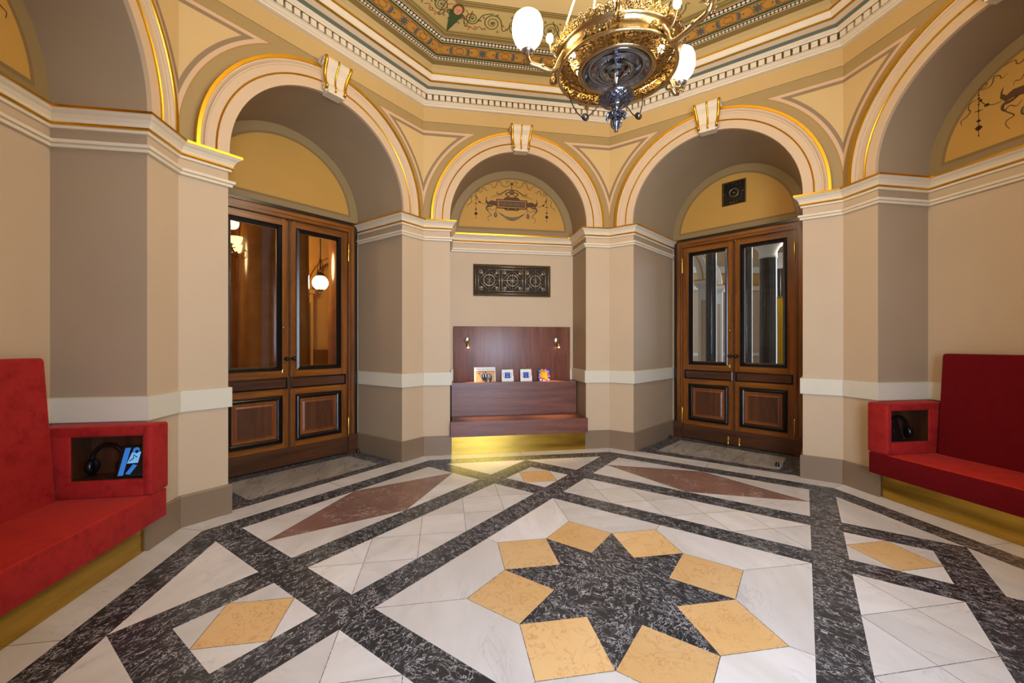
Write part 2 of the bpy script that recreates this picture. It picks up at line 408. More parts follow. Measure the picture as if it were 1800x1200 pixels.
    def build(s, name, parent=None, label=None, cat=None, kind=None, group=None, loc=None, rot=None, xf=None, local=None):
        v = s.v
        if local is not None: v = [tuple(Vector(p) - Vector(local)) for p in v]
        me = bpy.data.meshes.new(name); me.from_pydata(v, [], s.f); me.validate(verbose=False)
        for m in s.mats: me.materials.append(m)
        if len(me.polygons) == len(s.f):
            me.polygons.foreach_set('material_index', s.fm); me.polygons.foreach_set('use_smooth', s.fs)
            if any(c != (0.5, 0.5, 0.5) for c in s.cut):
                at = me.color_attributes.new('cut', 'FLOAT_COLOR', 'CORNER'); i = 0
                for p, c in zip(me.polygons, s.cut):
                    for _ in range(p.loop_total): at.data[i].color = (c[0], c[1], c[2], 1); i += 1
        me.update()
        o = bpy.data.objects.new(name, me); C.objects.link(o)
        if parent is not None: o.parent = parent
        if local is not None: o.location = local
        if loc is not None: o.location = loc
        if rot is not None: o.rotation_euler = rot
        tag(o, label, cat, kind, group); return o

def tag(o, label=None, cat=None, kind=None, group=None):
    if label: o['label'] = label
    if cat: o['category'] = cat
    if kind: o['kind'] = kind
    if group: o['group'] = group
    return o

def thing(name, label=None, cat=None, loc=(0, 0, 0), rot=(0, 0, 0), kind=None, group=None, parent=None):
    o = bpy.data.objects.new(name, None); C.objects.link(o); o.empty_display_size = 0.1
    o.location = loc; o.rotation_euler = rot
    if parent: o.parent = parent
    return tag(o, label, cat, kind, group)

def rnd(): return (random.random(), random.random(), random.random())

# ------------------------------------------------------------------ room geometry
AP, HW, ND, ZC = 2.966, 0.898, 3.53, 2.98        # wall apothem, half opening, niche depth plane, arch springing
T = math.tan(math.radians(22.5)); HS = AP * T
ZW = 4.178                                        # top of the arcade wall
def sd(k, s, d, z=None):
    th = math.radians(45 * k)
    x, y = d * math.sin(th) + s * math.cos(th), d * math.cos(th) - s * math.sin(th)
    return (x, y) if z is None else (x, y, z)
# back line of each niche in (s, d): left end, right end
NB = {0: ((-HW, ND), (HW, ND)), 1: ((-0.72, 4.22), (0.94, 3.89)), 2: ((-HW, ND), (HW, ND)), 3: ((-HW, ND), (HW, ND)), 4: ((-HW, 3.8), (HW, 3.8)),
      5: ((-HW, ND), (HW, ND)), 6: ((-HW, ND), (HW, ND)), 7: ((-0.89, 3.98), (0.90, 3.85))}
NAMES = ['north', 'northeast', 'east', 'southeast', 'south', 'southwest', 'west', 'northwest']
NA = 32

def wall(k):
    mb = MB(); (sl, dl), (sr, dr) = NB[k]
    P = lambda s, d, z: sd(k, s, d, z)
    zt = 4.40
    for sg in (-1, 1):
        a, b = sorted((sg * HW, sg * HS))
        mb.face([P(a, AP, 0), P(b, AP, 0), P(b, AP, 2.93), P(a, AP, 2.93)], 'wall')
        mb.face([P(a, AP, 2.93), P(b, AP, 2.93), P(b, AP, zt), P(a, AP, zt)], 'spandrel')
    arc = [(HW * math.cos(PI - PI * i / NA), ZC + HW * math.sin(PI * i / NA)) for i in range(NA + 1)]
    for (s0, z0), (s1, z1) in zip(arc[:-1], arc[1:]):
        mb.face([P(s0, AP, z0), P(s1, AP, z1), P(s1, AP, zt), P(s0, AP, zt)], 'spandrel')
    # reveals and barrel vault
    mb.face([P(-HW, AP, 0), P(-HW, AP, 2.93), P(sl, dl, 2.93), P(sl, dl, 0)], 'reveal_shade')
    mb.face([P(HW, AP, 0), P(sr, dr, 0), P(sr, dr, 2.93), P(HW, AP, 2.93)], 'reveal_shade')
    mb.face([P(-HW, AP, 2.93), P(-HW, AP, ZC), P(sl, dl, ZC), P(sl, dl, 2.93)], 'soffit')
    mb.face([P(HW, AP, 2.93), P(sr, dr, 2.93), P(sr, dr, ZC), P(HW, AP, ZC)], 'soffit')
    hb = (sr - sl) / 2; vb = 0.5 * (hb + HW)
    def back(x, z, off=0.0):       # x in -1..1 across the back wall
        s = sl + (sr - sl) * (x + 1) / 2; d = dl + (dr - dl) * (x + 1) / 2 - off
        return P(s, d, z)
    barc = [(-math.cos(PI * i / NA), ZC + vb * math.sin(PI * i / NA)) for i in range(NA + 1)]
    V = []; F = []
    for i in range(NA + 1):
        V.append(P(arc[i][0], AP, arc[i][1])); V.append(back(*barc[i]))
    for i in range(NA): F.append((2 * i, 2 * i + 2, 2 * i + 3, 2 * i + 1))
    mb.faces(V, F, 'soffit', True)
    # back wall
    if k in (1, 7): zb = 2.90
    elif k == 4: zb = 2.93
    else:
        zb = 0.0
        mb.face([back(-1, 0), back(1, 0), back(1, 2.93), back(-1, 2.93)], 'wall'); zb = 2.93
    if k in (1, 7):                # narrow strips either side of the door casing
        L = math.hypot(sr - sl, dr - dl); cs = 0.942 if k == 7 else 0.866
        e0 = 2 * (cs - 0.825) / L - 1; e1 = 2 * (cs + 0.825) / L - 1
        mb.face([back(-1, 0), back(e0, 0), back(e0, zb), back(-1, zb)], 'wall')
        mb.face([back(e1, 0), back(1, 0), back(1, zb), back(e1, zb)], 'wall')
    mb.face([back(-1, zb), back(1, zb)] + [back(x, z) for x, z in reversed(barc)], 'band')
    # painted lunette
    def lun(r, z0, off, m):
        pts = []
        a0 = math.asin((z0 - ZC) / r)
        for i in range(NA + 1):
            t = a0 + (PI - 2 * a0) * i / NA
            pts.append(back(-math.cos(t) * r / HW, ZC + r * (vb / HW) * math.sin(t), off))
        mb.face(list(reversed(pts)), m)
    lun(0.80, 3.025, 0.0012, 'ochre_line'); lun(0.772, 3.052, 0.0024, 'ochre')
    # spandrel panels
    for sg in (-1, 1):
        for R, zt_, off, m in ((1.228, 4.078, 0.0008, 'line_thin'), (1.236, 4.07, 0.0016, 'line_light'), (1.268, 4.038, 0.0024, 'line_dark'), (1.300, 4.005, 0.0032, 'spandrel_fill')):
            c0 = math.acos(min(1, HS / R)); c1 = math.asin((zt_ - ZC) / R)
            pts = [(R * math.cos(c0 + (c1 - c0) * i / 20), ZC + R * math.sin(c0 + (c1 - c0) * i / 20)) for i in range(21)] + [(HS, zt_)]
            if sg < 0: pts = [(-a, b) for a, b in reversed(pts)]
            mb.face([P(math.copysign(min(abs(a), HS - off * T), a), AP - off, b) for a, b in pts], m)
    # frieze
    o = 0.010; h2 = (AP - o) * T
    mb.face([P(-h2, AP - o, ZW), P(h2, AP - o, ZW), P(h2, AP - o, 4.37), P(-h2, AP - o, 4.37)], 'frieze')
    mb.face([P(-HS, AP, ZW), P(HS, AP, ZW), P(h2, AP - o, ZW), P(-h2, AP - o, ZW)], 'frieze')
    return mb

def ribbon(fn, pts, w, m, mb, closed=False):
    """a painted stroke: pts in the wall's own plane, w = width or list of widths"""
    n = len(pts); V = []
    for i, p in enumerate(pts):
        a = pts[max(i - 1, 0)]; b = pts[min(i + 1, n - 1)]
        dx, dy = b[0] - a[0], b[1] - a[1]; L = math.hypot(dx, dy) or 1
        ww = (w[i] if isinstance(w, (list, tuple)) else w) / 2
        V.append(fn(p[0] - dy / L * ww, p[1] + dx / L * ww)); V.append(fn(p[0] + dy / L * ww, p[1] - dx / L * ww))
    mb.faces(V, [(2 * i, 2 * i + 1, 2 * i + 3, 2 * i + 2) for i in range(n - 1)], m)

def smooth(pts, n=6):
    out = []
    P = [pts[0]] + list(pts) + [pts[-1]]
    for i in range(1, len(P) - 2):
        p0, p1, p2, p3 = P[i - 1], P[i], P[i + 1], P[i + 2]
        for j in range(n):
            t = j / n
            out.append(tuple(0.5 * ((2 * p1[q]) + (-p0[q] + p2[q]) * t + (2 * p0[q] - 5 * p1[q] + 4 * p2[q] - p3[q]) * t * t + (-p0[q] + 3 * p1[q] - 3 * p2[q] + p3[q]) * t ** 3) for q in range(len(p1))))
    out.append(tuple(pts[-1])); return out

def disc(fn, c, r, m, mb, ry=None, n=14, rot=0):
    ry = ry or r
    mb.face([fn(c[0] + r * math.cos(2 * PI * i / n) * math.cos(rot) - ry * math.sin(2 * PI * i / n) * math.sin(rot), c[1] + r * math.cos(2 * PI * i / n) * math.sin(rot) + ry * math.sin(2 * PI * i / n) * math.cos(rot)) for i in range(n)], m)

def ornament(k, name):
    """painted trophy with tablet, garlands and ribbons in a lunette"""
    mb = MB()
    f1 = lambda x, z: sd(k, x, ND - 0.0040, z)
    f2 = lambda x, z: sd(k, x, ND - 0.0048, z)
    f3 = lambda x, z: sd(k, x, ND - 0.0056, z)
    def st(pts, w, m='orn', fn=f1):
        q = smooth(pts); n = len(q)
        ribbon(fn, q, [w * .8 * (0.45 + 0.55 * math.sin(PI * min(1, (i + 1) / n))) for i in range(n)], m, mb)
    x0 = -0.012
    for sg in (-1, 1):
        X = lambda v: x0 + sg * v
        st([(X(.01), 3.685), (X(.05), 3.66), (X(.11), 3.645), (X(.15), 3.67), (X(.17), 3.715), (X(.21), 3.71), (X(.225), 3.66), (X(.25), 3.625), (X(.28), 3.63), (X(.29), 3.665), (X(.36), 3.662)], .011)
        st([(X(.01), 3.69), (X(.03), 3.72), (X(.07), 3.725), (X(.08), 3.70), (X(.055), 3.69)], .009)
        # antlered crest
        st([(X(.0), 3.60), (X(.06), 3.60), (X(.12), 3.565), (X(.17), 3.535), (X(.21), 3.54), (X(.215), 3.57)], .020)
        st([(X(.0), 3.575), (X(.05), 3.565), (X(.09), 3.54), (X(.05), 3.515), (X(.02), 3.53)], .022)
        st([(X(.03), 3.50), (X(.08), 3.49), (X(.11), 3.46), (X(.07), 3.455)], .026)
        st([(X(.13), 3.515), (X(.18), 3.52), (X(.21), 3.50), (X(.23), 3.525), (X(.26), 3.49), (X(.29), 3.50), (X(.30), 3.465)], .008)
        # tablet horns
        mb.face([f1(X(a), b) for a, b in ((.20, 3.43), (.30, 3.44), (.34, 3.415), (.365, 3.44), (.355, 3.50), (.375, 3.46), (.38, 3.41), (.345, 3.365), (.30, 3.375), (.20, 3.36))], 'orn')
        st([(X(.27), 3.375), (X(.31), 3.355), (X(.355), 3.35), (X(.365), 3.32), (X(.35), 3.29)], .03)
        # garland to the pendant
        gp = smooth([(X(.37), 3.385), (X(.42), 3.385), (X(.47), 3.415), (X(.50), 3.46), (X(.512), 3.50)])
        ribbon(f1, gp, .006, 'orn', mb)
        disc(f1, (X(.462), 3.405), .018, 'orn', mb, .013); disc(f1, (X(.50), 3.465), .011, 'orn', mb)
        # pendant
        ribbon(f1, [(X(.515), 3.57), (X(.515), 3.165)], .0045, 'orn', mb)
        for z, r in ((3.52, .007), (3.49, .007), (3.44, .007), (3.385, .008), (3.30, .012), (3.24, .022), (3.175, .006)): disc(f1, (X(.515), z), r, 'orn', mb)
        for z, w in ((3.385, .055), (3.30, .035), (3.24, .055)): ribbon(f1, [(X(.515 - w / 2), z - .005), (X(.515 + w / 2), z + .005)], .006, 'orn', mb)
        st([(X(.51), 3.555), (X(.49), 3.585), (X(.46), 3.59), (X(.47), 3.565), (X(.51), 3.555)], .008)
        st([(X(.50), 3.553), (X(.45), 3.545), (X(.425), 3.57), (X(.415), 3.61), (X(.38), 3.60), (X(.37), 3.57), (X(.33), 3.59)], .010)
        st([(X(.52), 3.49), (X(.57), 3.48), (X(.585), 3.44), (X(.57), 3.41), (X(.60), 3.375), (X(.635), 3.36), (X(.63), 3.32)], .010)
        # tassel and trailing ribbon
        ribbon(f1, [(X(.235), 3.335), (X(.235), 3.27)], .006, 'orn', mb)
        disc(f1, (X(.235), 3.235), .024, 'orn', mb, .036); disc(f2, (X(.235), 3.235), .013, 'orn_grey', mb, .024)
        st([(X(.25), 3.325), (X(.28), 3.295), (X(.32), 3.32), (X(.345), 3.29), (X(.31), 3.25), (X(.295), 3.225), (X(.335), 3.21), (X(.345), 3.18), (X(.32), 3.13)], .011)
        disc(f2, (X(.055), 3.325), .018, 'orn', mb, .024); disc(f3, (X(.055), 3.325), .010, 'orn_gold', mb, .014)
        disc(f3, (X(.035), 3.53), .010, 'orn_gold', mb)
    ribbon(f1, [(x0, 3.69), (x0, 3.60)], .012, 'orn', mb); disc(f2, (x0, 3.69), .02, 'orn', mb)
    disc(f2, (x0, 3.57), .035, 'orn', mb, .04); disc(f3, (x0, 3.575), .012, 'orn_gold', mb)
    q = lambda w, h, zc: [(x0 - w, zc - h), (x0 + w, zc - h), (x0 + w, zc + h), (x0 - w, zc + h)]
    mb.face([f2(*p) for p in q(.225, .068, 3.398)], 'orn')
    mb.face([f3(*p) for p in q(.205, .052, 3.398)], 'orn_gold')
    f4 = lambda x, z: sd(k, x, ND - 0.0064, z)
    f5 = lambda x, z: sd(k, x, ND - 0.0072, z)
    mb.face([f4(*p) for p in q(.192, .040, 3.398)], 'orn')
    for i in range(13):                      # worn relief on the tablet
        xx = x0 - .175 + .029 * i; h = .018 + .012 * ((i * 7) % 3) / 2
        ribbon(f5, [(xx - .006, 3.398 - h), (xx + .004 * ((i % 3) - 1), 3.398), (xx + .007, 3.398 + h)], .009, 'orn_grey', mb)
    mb.face([f2(*p) for p in ((x0 - .10, 3.465), (x0 + .10, 3.465), (x0 + .05, 3.50), (x0 - .05, 3.50))], 'orn')
    mb.face([f2(*p) for p in ((x0 - .09, 3.31), (x0 + .09, 3.31), (x0 + .12, 3.335), (x0 - .12, 3.335))], 'orn')
    # crescent
    n = 16; up = [(x0 - .205 + .41 * i / n, 3.285 - .075 * math.sin(PI * i / n)) for i in range(n + 1)]
    dn = [(x0 - .205 + .41 * i / n, 3.285 - .122 * math.sin(PI * i / n)) for i in range(n + 1)]
    for i in range(n): mb.face([f1(*up[i]), f1(*up[i + 1]), f1(*dn[i + 1]), f1(*dn[i])], 'orn')
    mid = [(a[0], (a[1] + b[1]) / 2) for a, b in zip(up, dn)][3:-3]
    ribbon(f2, mid, .018, 'orn_grey', mb)
    for sg in (-1, 1): ribbon(f1, smooth([(x0 + sg * .205, 3.285), (x0 + sg * .225, 3.31), (x0 + sg * .22, 3.335)]), .005, 'orn', mb)
    return mb

walls = {}
for k in range(8):
    if k == 4: continue
    walls[k] = wall(k).build('wall_' + NAMES[k], kind='structure')
for k in (0, 2, 6): ornament(k, 'painted').build('painted_ornament', parent=walls[k])
wall(4).build('wall_south', kind='structure')

# ------------------------------------------------------------------ swept mouldings
def sweep(mb, pts, prof, mats, closed=False):
    n = len(pts)
    def offs(o):
        out = []
        for i in range(n):
            p = Vector(pts[i])
            ds = []
            if closed or i > 0: ds.append((p - Vector(pts[(i - 1) % n])).normalized())
            if closed or i < n - 1: ds.append((Vector(pts[(i + 1) % n]) - p).normalized())
            ns = [Vector((d.y, -d.x)) for d in ds]
            if len(ns) == 1: out.append(p + ns[0] * o)
            else:
                b = (ns[0] + ns[1]); b = b / (1 + ns[0].dot(ns[1]))
                out.append(p + b * o)
        return out
    L = [offs(o) for o, z in prof]
    m = n if closed else n - 1
    for j in range(len(prof) - 1):
        V = []
        for i in range(n):
            V.append((L[j][i].x, L[j][i].y, prof[j][1])); V.append((L[j + 1][i].x, L[j + 1][i].y, prof[j + 1][1]))
        F = [(2 * i, 2 * ((i + 1) % n), 2 * ((i + 1) % n) + 1, 2 * i + 1) for i in range(m)]
        mb.faces(V, F, mats[j] if isinstance(mats, list) else mats)
    if not closed:
        for e in (0, n - 1):
            mb.face([(L[j][e].x, L[j][e].y, prof[j][1]) for j in range(len(prof))], mats[0] if isinstance(mats, list) else mats)

def niche_path(k): 
    (sl, dl), (sr, dr) = NB[k]
    return [sd(k, -HW, AP), sd(k, sl, dl), sd(k, sr, dr), sd(k, HW, AP)]
def run(k0, ks, k1):
    p = [sd(k0, *NB[k0][1]), sd(k0, HW, AP)]
    for k in ks: p += [sd(k, -HS, AP)] + niche_path(k)
    p += [sd(k1, -HS, AP), sd(k1, -HW, AP), sd(k1, *NB[k1][0])]
    return p
RUNS = {'north': run(7, [0], 1), 'east': run(1, [2, 3], 4), 'west': run(4, [5, 6], 7)}
B_ = [(0, 0), (.022, 0), (.022, .232), (.016, .24), (0, .24)]
D_ = [(0, .88), (.022, .88), (.022, 1.04), (0, 1.045)]
S_ = [(0, 2.69), (.024, 2.69), (.026, 2.708), (.022, 2.712), (.040, 2.716), (.042, 2.736), (0, 2.744)]
I_ = [(0, 2.815), (.018, 2.817), (.020, 2.832), (.026, 2.835), (.034, 2.842), (.032, 2.852), (.028, 2.854), (.034, 2.875), (.048, 2.897), (.066, 2.912), (.072, 2.920), (.080, 2.924), (.080, 2.942), (.0, 2.947)]
IM = ['cream', 'cream', 'cream', 'gold', 'gold', 'gold', 'cream', 'cream', 'cream', 'cream', 'cream', 'gold', 'gold']
n_tr = 1
for nm, pth in RUNS.items():
    mb = MB(); sweep(mb, pth, B_, 'base'); mb.build('baseboard_' + nm, kind='structure')
    for prof, mats in ((D_, 'dado'), (S_, 'cream'), (I_, IM)):
        mb = MB(); sweep(mb, pth, prof, mats); mb.build('trim_%d' % n_tr, kind='structure'); n_tr += 1

# archivolts: profile swept round each arch (radius, projection)
AV = [(HW, 0), (HW, .030), (.985, .030), (.986, .040), (.992, .046), (.999, .040), (1.000, .034), (1.058, .036), (1.062, .042), (1.074, .044), (1.078, .036), (1.092, .050), (1.104, .054), (1.107, .060), (1.132, .062), (1.136, .0)]
AM = ['archivolt', 'archivolt', 'gold', 'gold', 'gold', 'gold', 'archivolt', 'archivolt', 'archivolt', 'groove', 'archivolt', 'archivolt', 'gold', 'gold', 'gold']
for k in range(8):
    mb = MB(); n = 48
    for j in range(len(AV) - 1):
        V = []
        st_ = [(-1, 0)] + [None] * (n + 1) + [(1, 0)]
        for i in range(n + 3):
            for (r, o) in (AV[j], AV[j + 1]):
                if i == 0: s_, z_ = -r, 2.946
                elif i == n + 2: s_, z_ = r, 2.946
                else:
                    t = PI - PI * (i - 1) / n; s_, z_ = r * math.cos(t), ZC + r * math.sin(t)
                V.append(sd(k, s_, AP - o, z_))
        mb.faces(V, [(2 * i, 2 * i + 1, 2 * i + 3, 2 * i + 2) for i in range(n + 2)], AM[j], True)
    mb.build('trim_%d' % n_tr, kind='structure'); n_tr += 1

# keystones: scrolled consoles
def keystone(k, label):
    th = thing('keystone_console', label, 'console', loc=sd(k, 0, AP - 0.001, 3.872), rot=(0, 0, -math.radians(45 * k)))
    th.scale = (1, 1, .88)
    # local: x along wall, y outward (wall behind), z up. profile of projection by height
    body = MB()
    pf = [(0.00, .075), (.02, .082), (.05, .098), (.07, .092), (.10, .078), (.16, .082), (.22, .104), (.27, .135), (.305, .150), (.335, .146), (.345, .12)]
    wid = lambda z: .098 + .040 * z / .345
    V = []; 
    for z, o in pf:
        w_ = wid(z); V += [(-w_, 0, z), (-w_, -o, z), (w_, -o, z), (w_, 0, z)]
    F = []
    for i in range(len(pf) - 1):
        b = 4 * i
        for q in range(3): F.append((b + q, b + q + 1, b + q + 5, b + q + 4))
    F += [(0, 1, 2, 3), tuple(4 * (len(pf) - 1) + q for q in (3, 2, 1, 0))]
    body.faces(V, F, 'cream', False)
    body.box((-.085, -.105, -.022), (.085, 0, .004), 'cream')
    body.build('console_body', parent=th)
    g = MB()
    for x in (-1, 0, 1):
        pts = [(x * (wid(z) - .006), -o - .004, z) for z, o in pf[1:-1]]
        g.tube(pts, .016 if x else .010, 'gold', 6)
    g.build('gilt_band', parent=th, label='gilded edge and middle bands')
    for sg in (-1, 1):
        for (yc, zc, r0) in ((-.085, .295, .052), (-.055, .045, .032)):
            s_ = MB(); sp = []
            for i in range(26):
                t = i / 25 * 2.1 * 2 * PI; r = r0 * (1 - .85 * i / 25)
                sp.append((sg * (wid(zc) + .006), yc - r * math.cos(t), zc + r * math.sin(t)))
            s_.tube(sp, [.009 * (1 - .5 * i / 25) for i in range(26)], 'cream', 6)
            s_.lathe([(.001, -.010), (.009, -.008), (.012, 0), (.009, .008), (.001, .010)], 'gold', (sg * (wid(zc) + .006), yc, zc), 10, axis='x')
            s_.build('scroll', parent=th)
for k, lb in ((0, 'cream scrolled keystone console with gilt bands above the small bench niche arch'),
              (7, 'cream scrolled keystone console over the arch of the door on the left'),
              (1, 'cream scrolled keystone console over the arch of the door on the right'),
              (2, 'cream scrolled keystone console cut off by the frame top above the right red bench arch'),):
    keystone(k, lb)

# ------------------------------------------------------------------ cornice and ceiling
mb = MB(); prof = [(2.957, 4.350), (2.936, 4.352), (2.918, 4.356), (2.914, 4.368), (2.902, 4.376), (2.888, 4.392), (2.872, 4.400), (2.915, 4.402), (2.915, 4.464), (2.856, 4.466), (2.850, 4.476), (2.838, 4.486), (2.824, 4.502), (2.800, 4.520), (2.794, 4.523), (2.734, 4.535), (2.722, 4.545), (2.714, 4.548), (2.704, 4.562), (2.694, 4.585), (2.684, 4.600), (2.674, 4.602), (2.672, 4.614), (2.700, 4.616), (2.735, 4.62)]
pm = ['cream'] * 7 + ['dent_bed', 'dent_bed'] + ['cream'] * 3 + ['blue', 'gold', 'cream', 'gold', 'gold', 'cream', 'cream', 'cream', 'gold', 'gold', 'gold', 'cove']
def rings(mb, prof, mats):
    for j in range(len(prof) - 1):
        (a0, z0), (a1, z1) = prof[j], prof[j + 1]
        for k in range(8):
            mb.face([sd(k, -a0 * T, a0, z0), sd(k, a0 * T, a0, z0), sd(k, a1 * T, a1, z1), sd(k, -a1 * T, a1, z1)], mats[j])
rings(mb, prof, pm)
cornice = mb.build('trim_%d' % n_tr, kind='structure'); n_tr += 1
den = MB()
for k in range(8):
    n = 31; w_ = 2 * 2.86 * T / n
    for i in range(n):
        s0 = -2.86 * T + w_ * (i + .14); s1 = s0 + w_ * .72
        c = [(s0, 2.915), (s1, 2.915), (s1, 2.864), (s0, 2.864)]
        V = [sd(k, a, b, 4.404) for a, b in c] + [sd(k, a, b, 4.462) for a, b in c]
        den.faces(V, [(0, 1, 2, 3), (7, 6, 5, 4), (0, 4, 5, 1), (1, 5, 6, 2), (2, 6, 7, 3), (3, 7, 4, 0)], 'cream')
den.build('dentils', parent=cornice)

ce = MB()
CZ = [(2.735, 4.62), (2.725, 4.650), (2.700, 4.680), (2.668, 4.706), (2.618, 4.728), (2.565, 4.745), (2.545, 4.751), (2.430, 4.788), (2.410, 4.795), (2.350, 4.815), (2.27, 4.832), (1.965, 4.858), (1.89, 4.862), (0.02, 4.866)]
rings(ce, CZ, ['cove', 'cove', 'cove', 'olive', 'black_band', 'green_line', 'orange', 'green_line', 'black_band', 'olive', 'scrollbg', 'olive', 'ceil'])
def cz(a):
    for (a0, z0), (a1, z1) in zip(CZ[:-1], CZ[1:]):
        if a1 <= a <= a0: return z0 + (z1 - z0) * (a0 - a) / (a0 - a1)
    return 4.86
for k in range(8):
    F0 = lambda s, a, k=k: sd(k, s, a, cz(a) - 0.0012)
    F1 = lambda s, a, k=k: sd(k, s, a, cz(a) - 0.0024)
    F2 = lambda s, a, k=k: sd(k, s, a, cz(a) - 0.0036)
    def ln(a, w_, m, fn=F0): 
        h = a * T; ce.face([fn(-h - w_ * T / 2, a + w_ / 2), fn(h + w_ * T / 2, a + w_ / 2), fn(h - w_ * T / 2, a - w_ / 2), fn(-h + w_ * T / 2, a - w_ / 2)], m)
    for a in (2.613, 2.570, 2.405, 2.355): ln(a, .006, 'bead')
    for a in (2.34, 2.30, 2.275): ln(a, .005, 'scrollbg')
    for a in (1.955, 1.93, 1.905): ln(a, .005, 'scrollbg')
    for a in (2.538, 2.438): ln(a, .004, 'rust')
    for a, r in ((2.5915, .0145), (2.380, .0165)):
        n = int(2 * a * T / (r * 2.35)); h = a * T - r
        for i in range(n): disc(F1, (-h + 2 * h * i / (n - 1), a), r, 'bead', ce, r * .95, 8)
    # orange band: rosettes, palmettes and strapwork
    a0 = 2.488
    if k in (0, 1, 2, 6, 7):
        for c in (-.53, 0, .53):
            for p in range(8):
                t = PI / 4 * p; disc(F1, (c + .028 * math.cos(t), a0 + .028 * math.sin(t)), .020, 'petal', ce, .010, 8, t)
            disc(F2, (c, a0), .012, 'rust', ce, None, 8)
        for c in (-.53, 0, .53, -1.06, 1.06):
            for sg in (-1, 1):
                pc = c + sg * .15
                if abs(pc) > .98: continue
                for t in (-.7, -.35, 0, .35, .7):
                    disc(F1, (pc + sg * .022 * math.cos(t), a0 + .045 * math.sin(t)), .026, 'petal', ce, .007, 7, t * sg)
                disc(F1, (pc - sg * .024, a0), .010, 'rust', ce, None, 7)
        for c in (-.795, -.265, .265, .795):
            ribbon(F0, smooth([(c + .045 * math.cos(2 * PI * i / 10), a0 + .030 * math.sin(2 * PI * i / 10)) for i in range(11)], 3), .006, 'rust', ce)
            for sg in (-1, 1):
                for sv in (-1, 1):
                    ribbon(F0, smooth([(c, a0 + sv * .03), (c + sg * .05, a0 + sv * .046), (c + sg * .09, a0 + sv * .030), (c + sg * .12, a0 + sv * .045), (c + sg * .19, a0 + sv * .046), (c + sg * .215, a0 + sv * .02), (c + sg * .235, a0 + sv * .038)], 4), .006, 'rust', ce)
        # scroll frieze
        am = 2.115
        for sg in (-1, 1):
            prev = None
            for ci, (c, R, fl) in enumerate(((.18, .115, 1), (.46, .10, -1), (.68, .07, 1), (.80, .035, -1))):
                cs = sg * c; pts = []
                for i in range(30):
                    t = i / 29 * 2.2 * 2 * PI; r = R * (1 - .80 * i / 29)
                    pts.append((cs - sg * r * math.cos(t), am + fl * r * math.sin(t) * 1.05 + (0 if ci < 2 else -.03)))
                ribbon(F0, pts, [.013 * (1 - .5 * i / 29) for i in range(30)], 'scroll_green', ce)
                disc(F1, (cs, am + (0 if ci < 2 else -.03)), R * .20, 'scroll_green', ce, None, 9)
                disc(F2, (cs, am + (0 if ci < 2 else -.03)), R * .10, 'scroll_red', ce, None, 7)
                for i in range(5):
                    t = i * 1.35 + ci; q = (cs + (R + .018) * math.cos(t), am + (R + .012) * math.sin(t))
                    if abs(q[1] - am) < .13:
                        disc(F1, q, .020, 'scroll_green' if i % 2 else 'scroll_red', ce, .006, 7, t + .8)
                        disc(F1, (q[0] + .012, q[1] + .008), .013, 'scroll_green', ce, .004, 7, t - .6)
                if prev is not None:
                    ribbon(F0, smooth([(prev, am - .115), ((prev + cs) / 2, am - .08 * fl), (cs - sg * R, am)], 5), .011, 'scroll_green', ce)
                prev = cs
            ribbon(F0, smooth([(sg * .56, am + .10), (sg * .60, am + .06), (sg * .64, am + .11), (sg * .69, am + .08), (sg * .72, am + .12)], 4), .009, 'scroll_red', ce)
            ribbon(F0, smooth([(sg * .75, am - .12), (sg * .72, am - .07), (sg * .76, am - .03), (sg * .73, am + .02)], 4), .009, 'scroll_red', ce)
    # painted head on the corner ray of the frieze
    if k in (0, 1, 2, 7):
        th = math.radians(45 * k - 22.5)
        def G(s, r, off=.005):
            rr = r / math.cos(math.radians(22.5))
            return (rr * math.sin(th) + s * math.cos(th), rr * math.cos(th) - s * math.sin(th), cz(max(1.9, r - .0)) - off)
        g1 = lambda s, r: G(s, r, .008); g2 = lambda s, r: G(s, r, .011); g3 = lambda s, r: G(s, r, .014)
        ce.face([g1(-.075, 2.03), g1(.075, 2.03), g1(.02, 2.22), g1(0, 2.28), g1(-.02, 2.22)], 'green_line')
        disc(g2, (0, 1.99), .062, 'hair', ce, .062); disc(g3, (0, 2.00), .042, 'skin', ce, .050)
        g4 = lambda s, r: G(s, r, .017)
        for sx in (-1, 1): disc(g4, (sx * .016, 1.99), .007, 'hair', ce, .004, 7)
        disc(g4, (0, 2.022), .010, 'scroll_red', ce, .004, 7); ribbon(g4, [(0, 1.99), (.003, 2.008)], .004, 'hair', ce)
ce.build('ceiling', kind='structure')

# ------------------------------------------------------------------ floor
fl = MB()
W1, W2, W3, W4, O1, O2, RT, RO = .9488, 1.1446, 1.6198, 1.8167, 2.7545, 2.5693, .651, .8505
H_ = math.sqrt(.5)
def ab(a, b, z): return (-H_ * a + H_ * b, H_ * a + H_ * b, z)
def piece(pts, m, z, gap=.0016):
    """inlay piece, shrunk by a joint width, in world xy"""
    n = len(pts); A = sum(pts[i][0] * pts[(i + 1) % n][1] - pts[(i + 1) % n][0] * pts[i][1] for i in range(n))
    if A < 0: pts = list(reversed(pts))
    out = []
    for i in range(n):
        p = Vector(pts[i][:2]); d0 = (p - Vector(pts[i - 1][:2])).normalized(); d1 = (Vector(pts[(i + 1) % n][:2]) - p).normalized()
        n0 = Vector((-d0.y, d0.x)); n1 = Vector((-d1.y, d1.x)); q = p + (n0 + n1) / max(.3, 1 + n0.dot(n1)) * gap
        out.append((q.x, q.y, z))
    fl.c = rnd(); fl.face(out, m); fl.c = (0.5, 0.5, 0.5)
def abp(L, m, z=.0010, gap=.0016): piece([ab(a, b, 0) for a, b in L], m, z, gap)
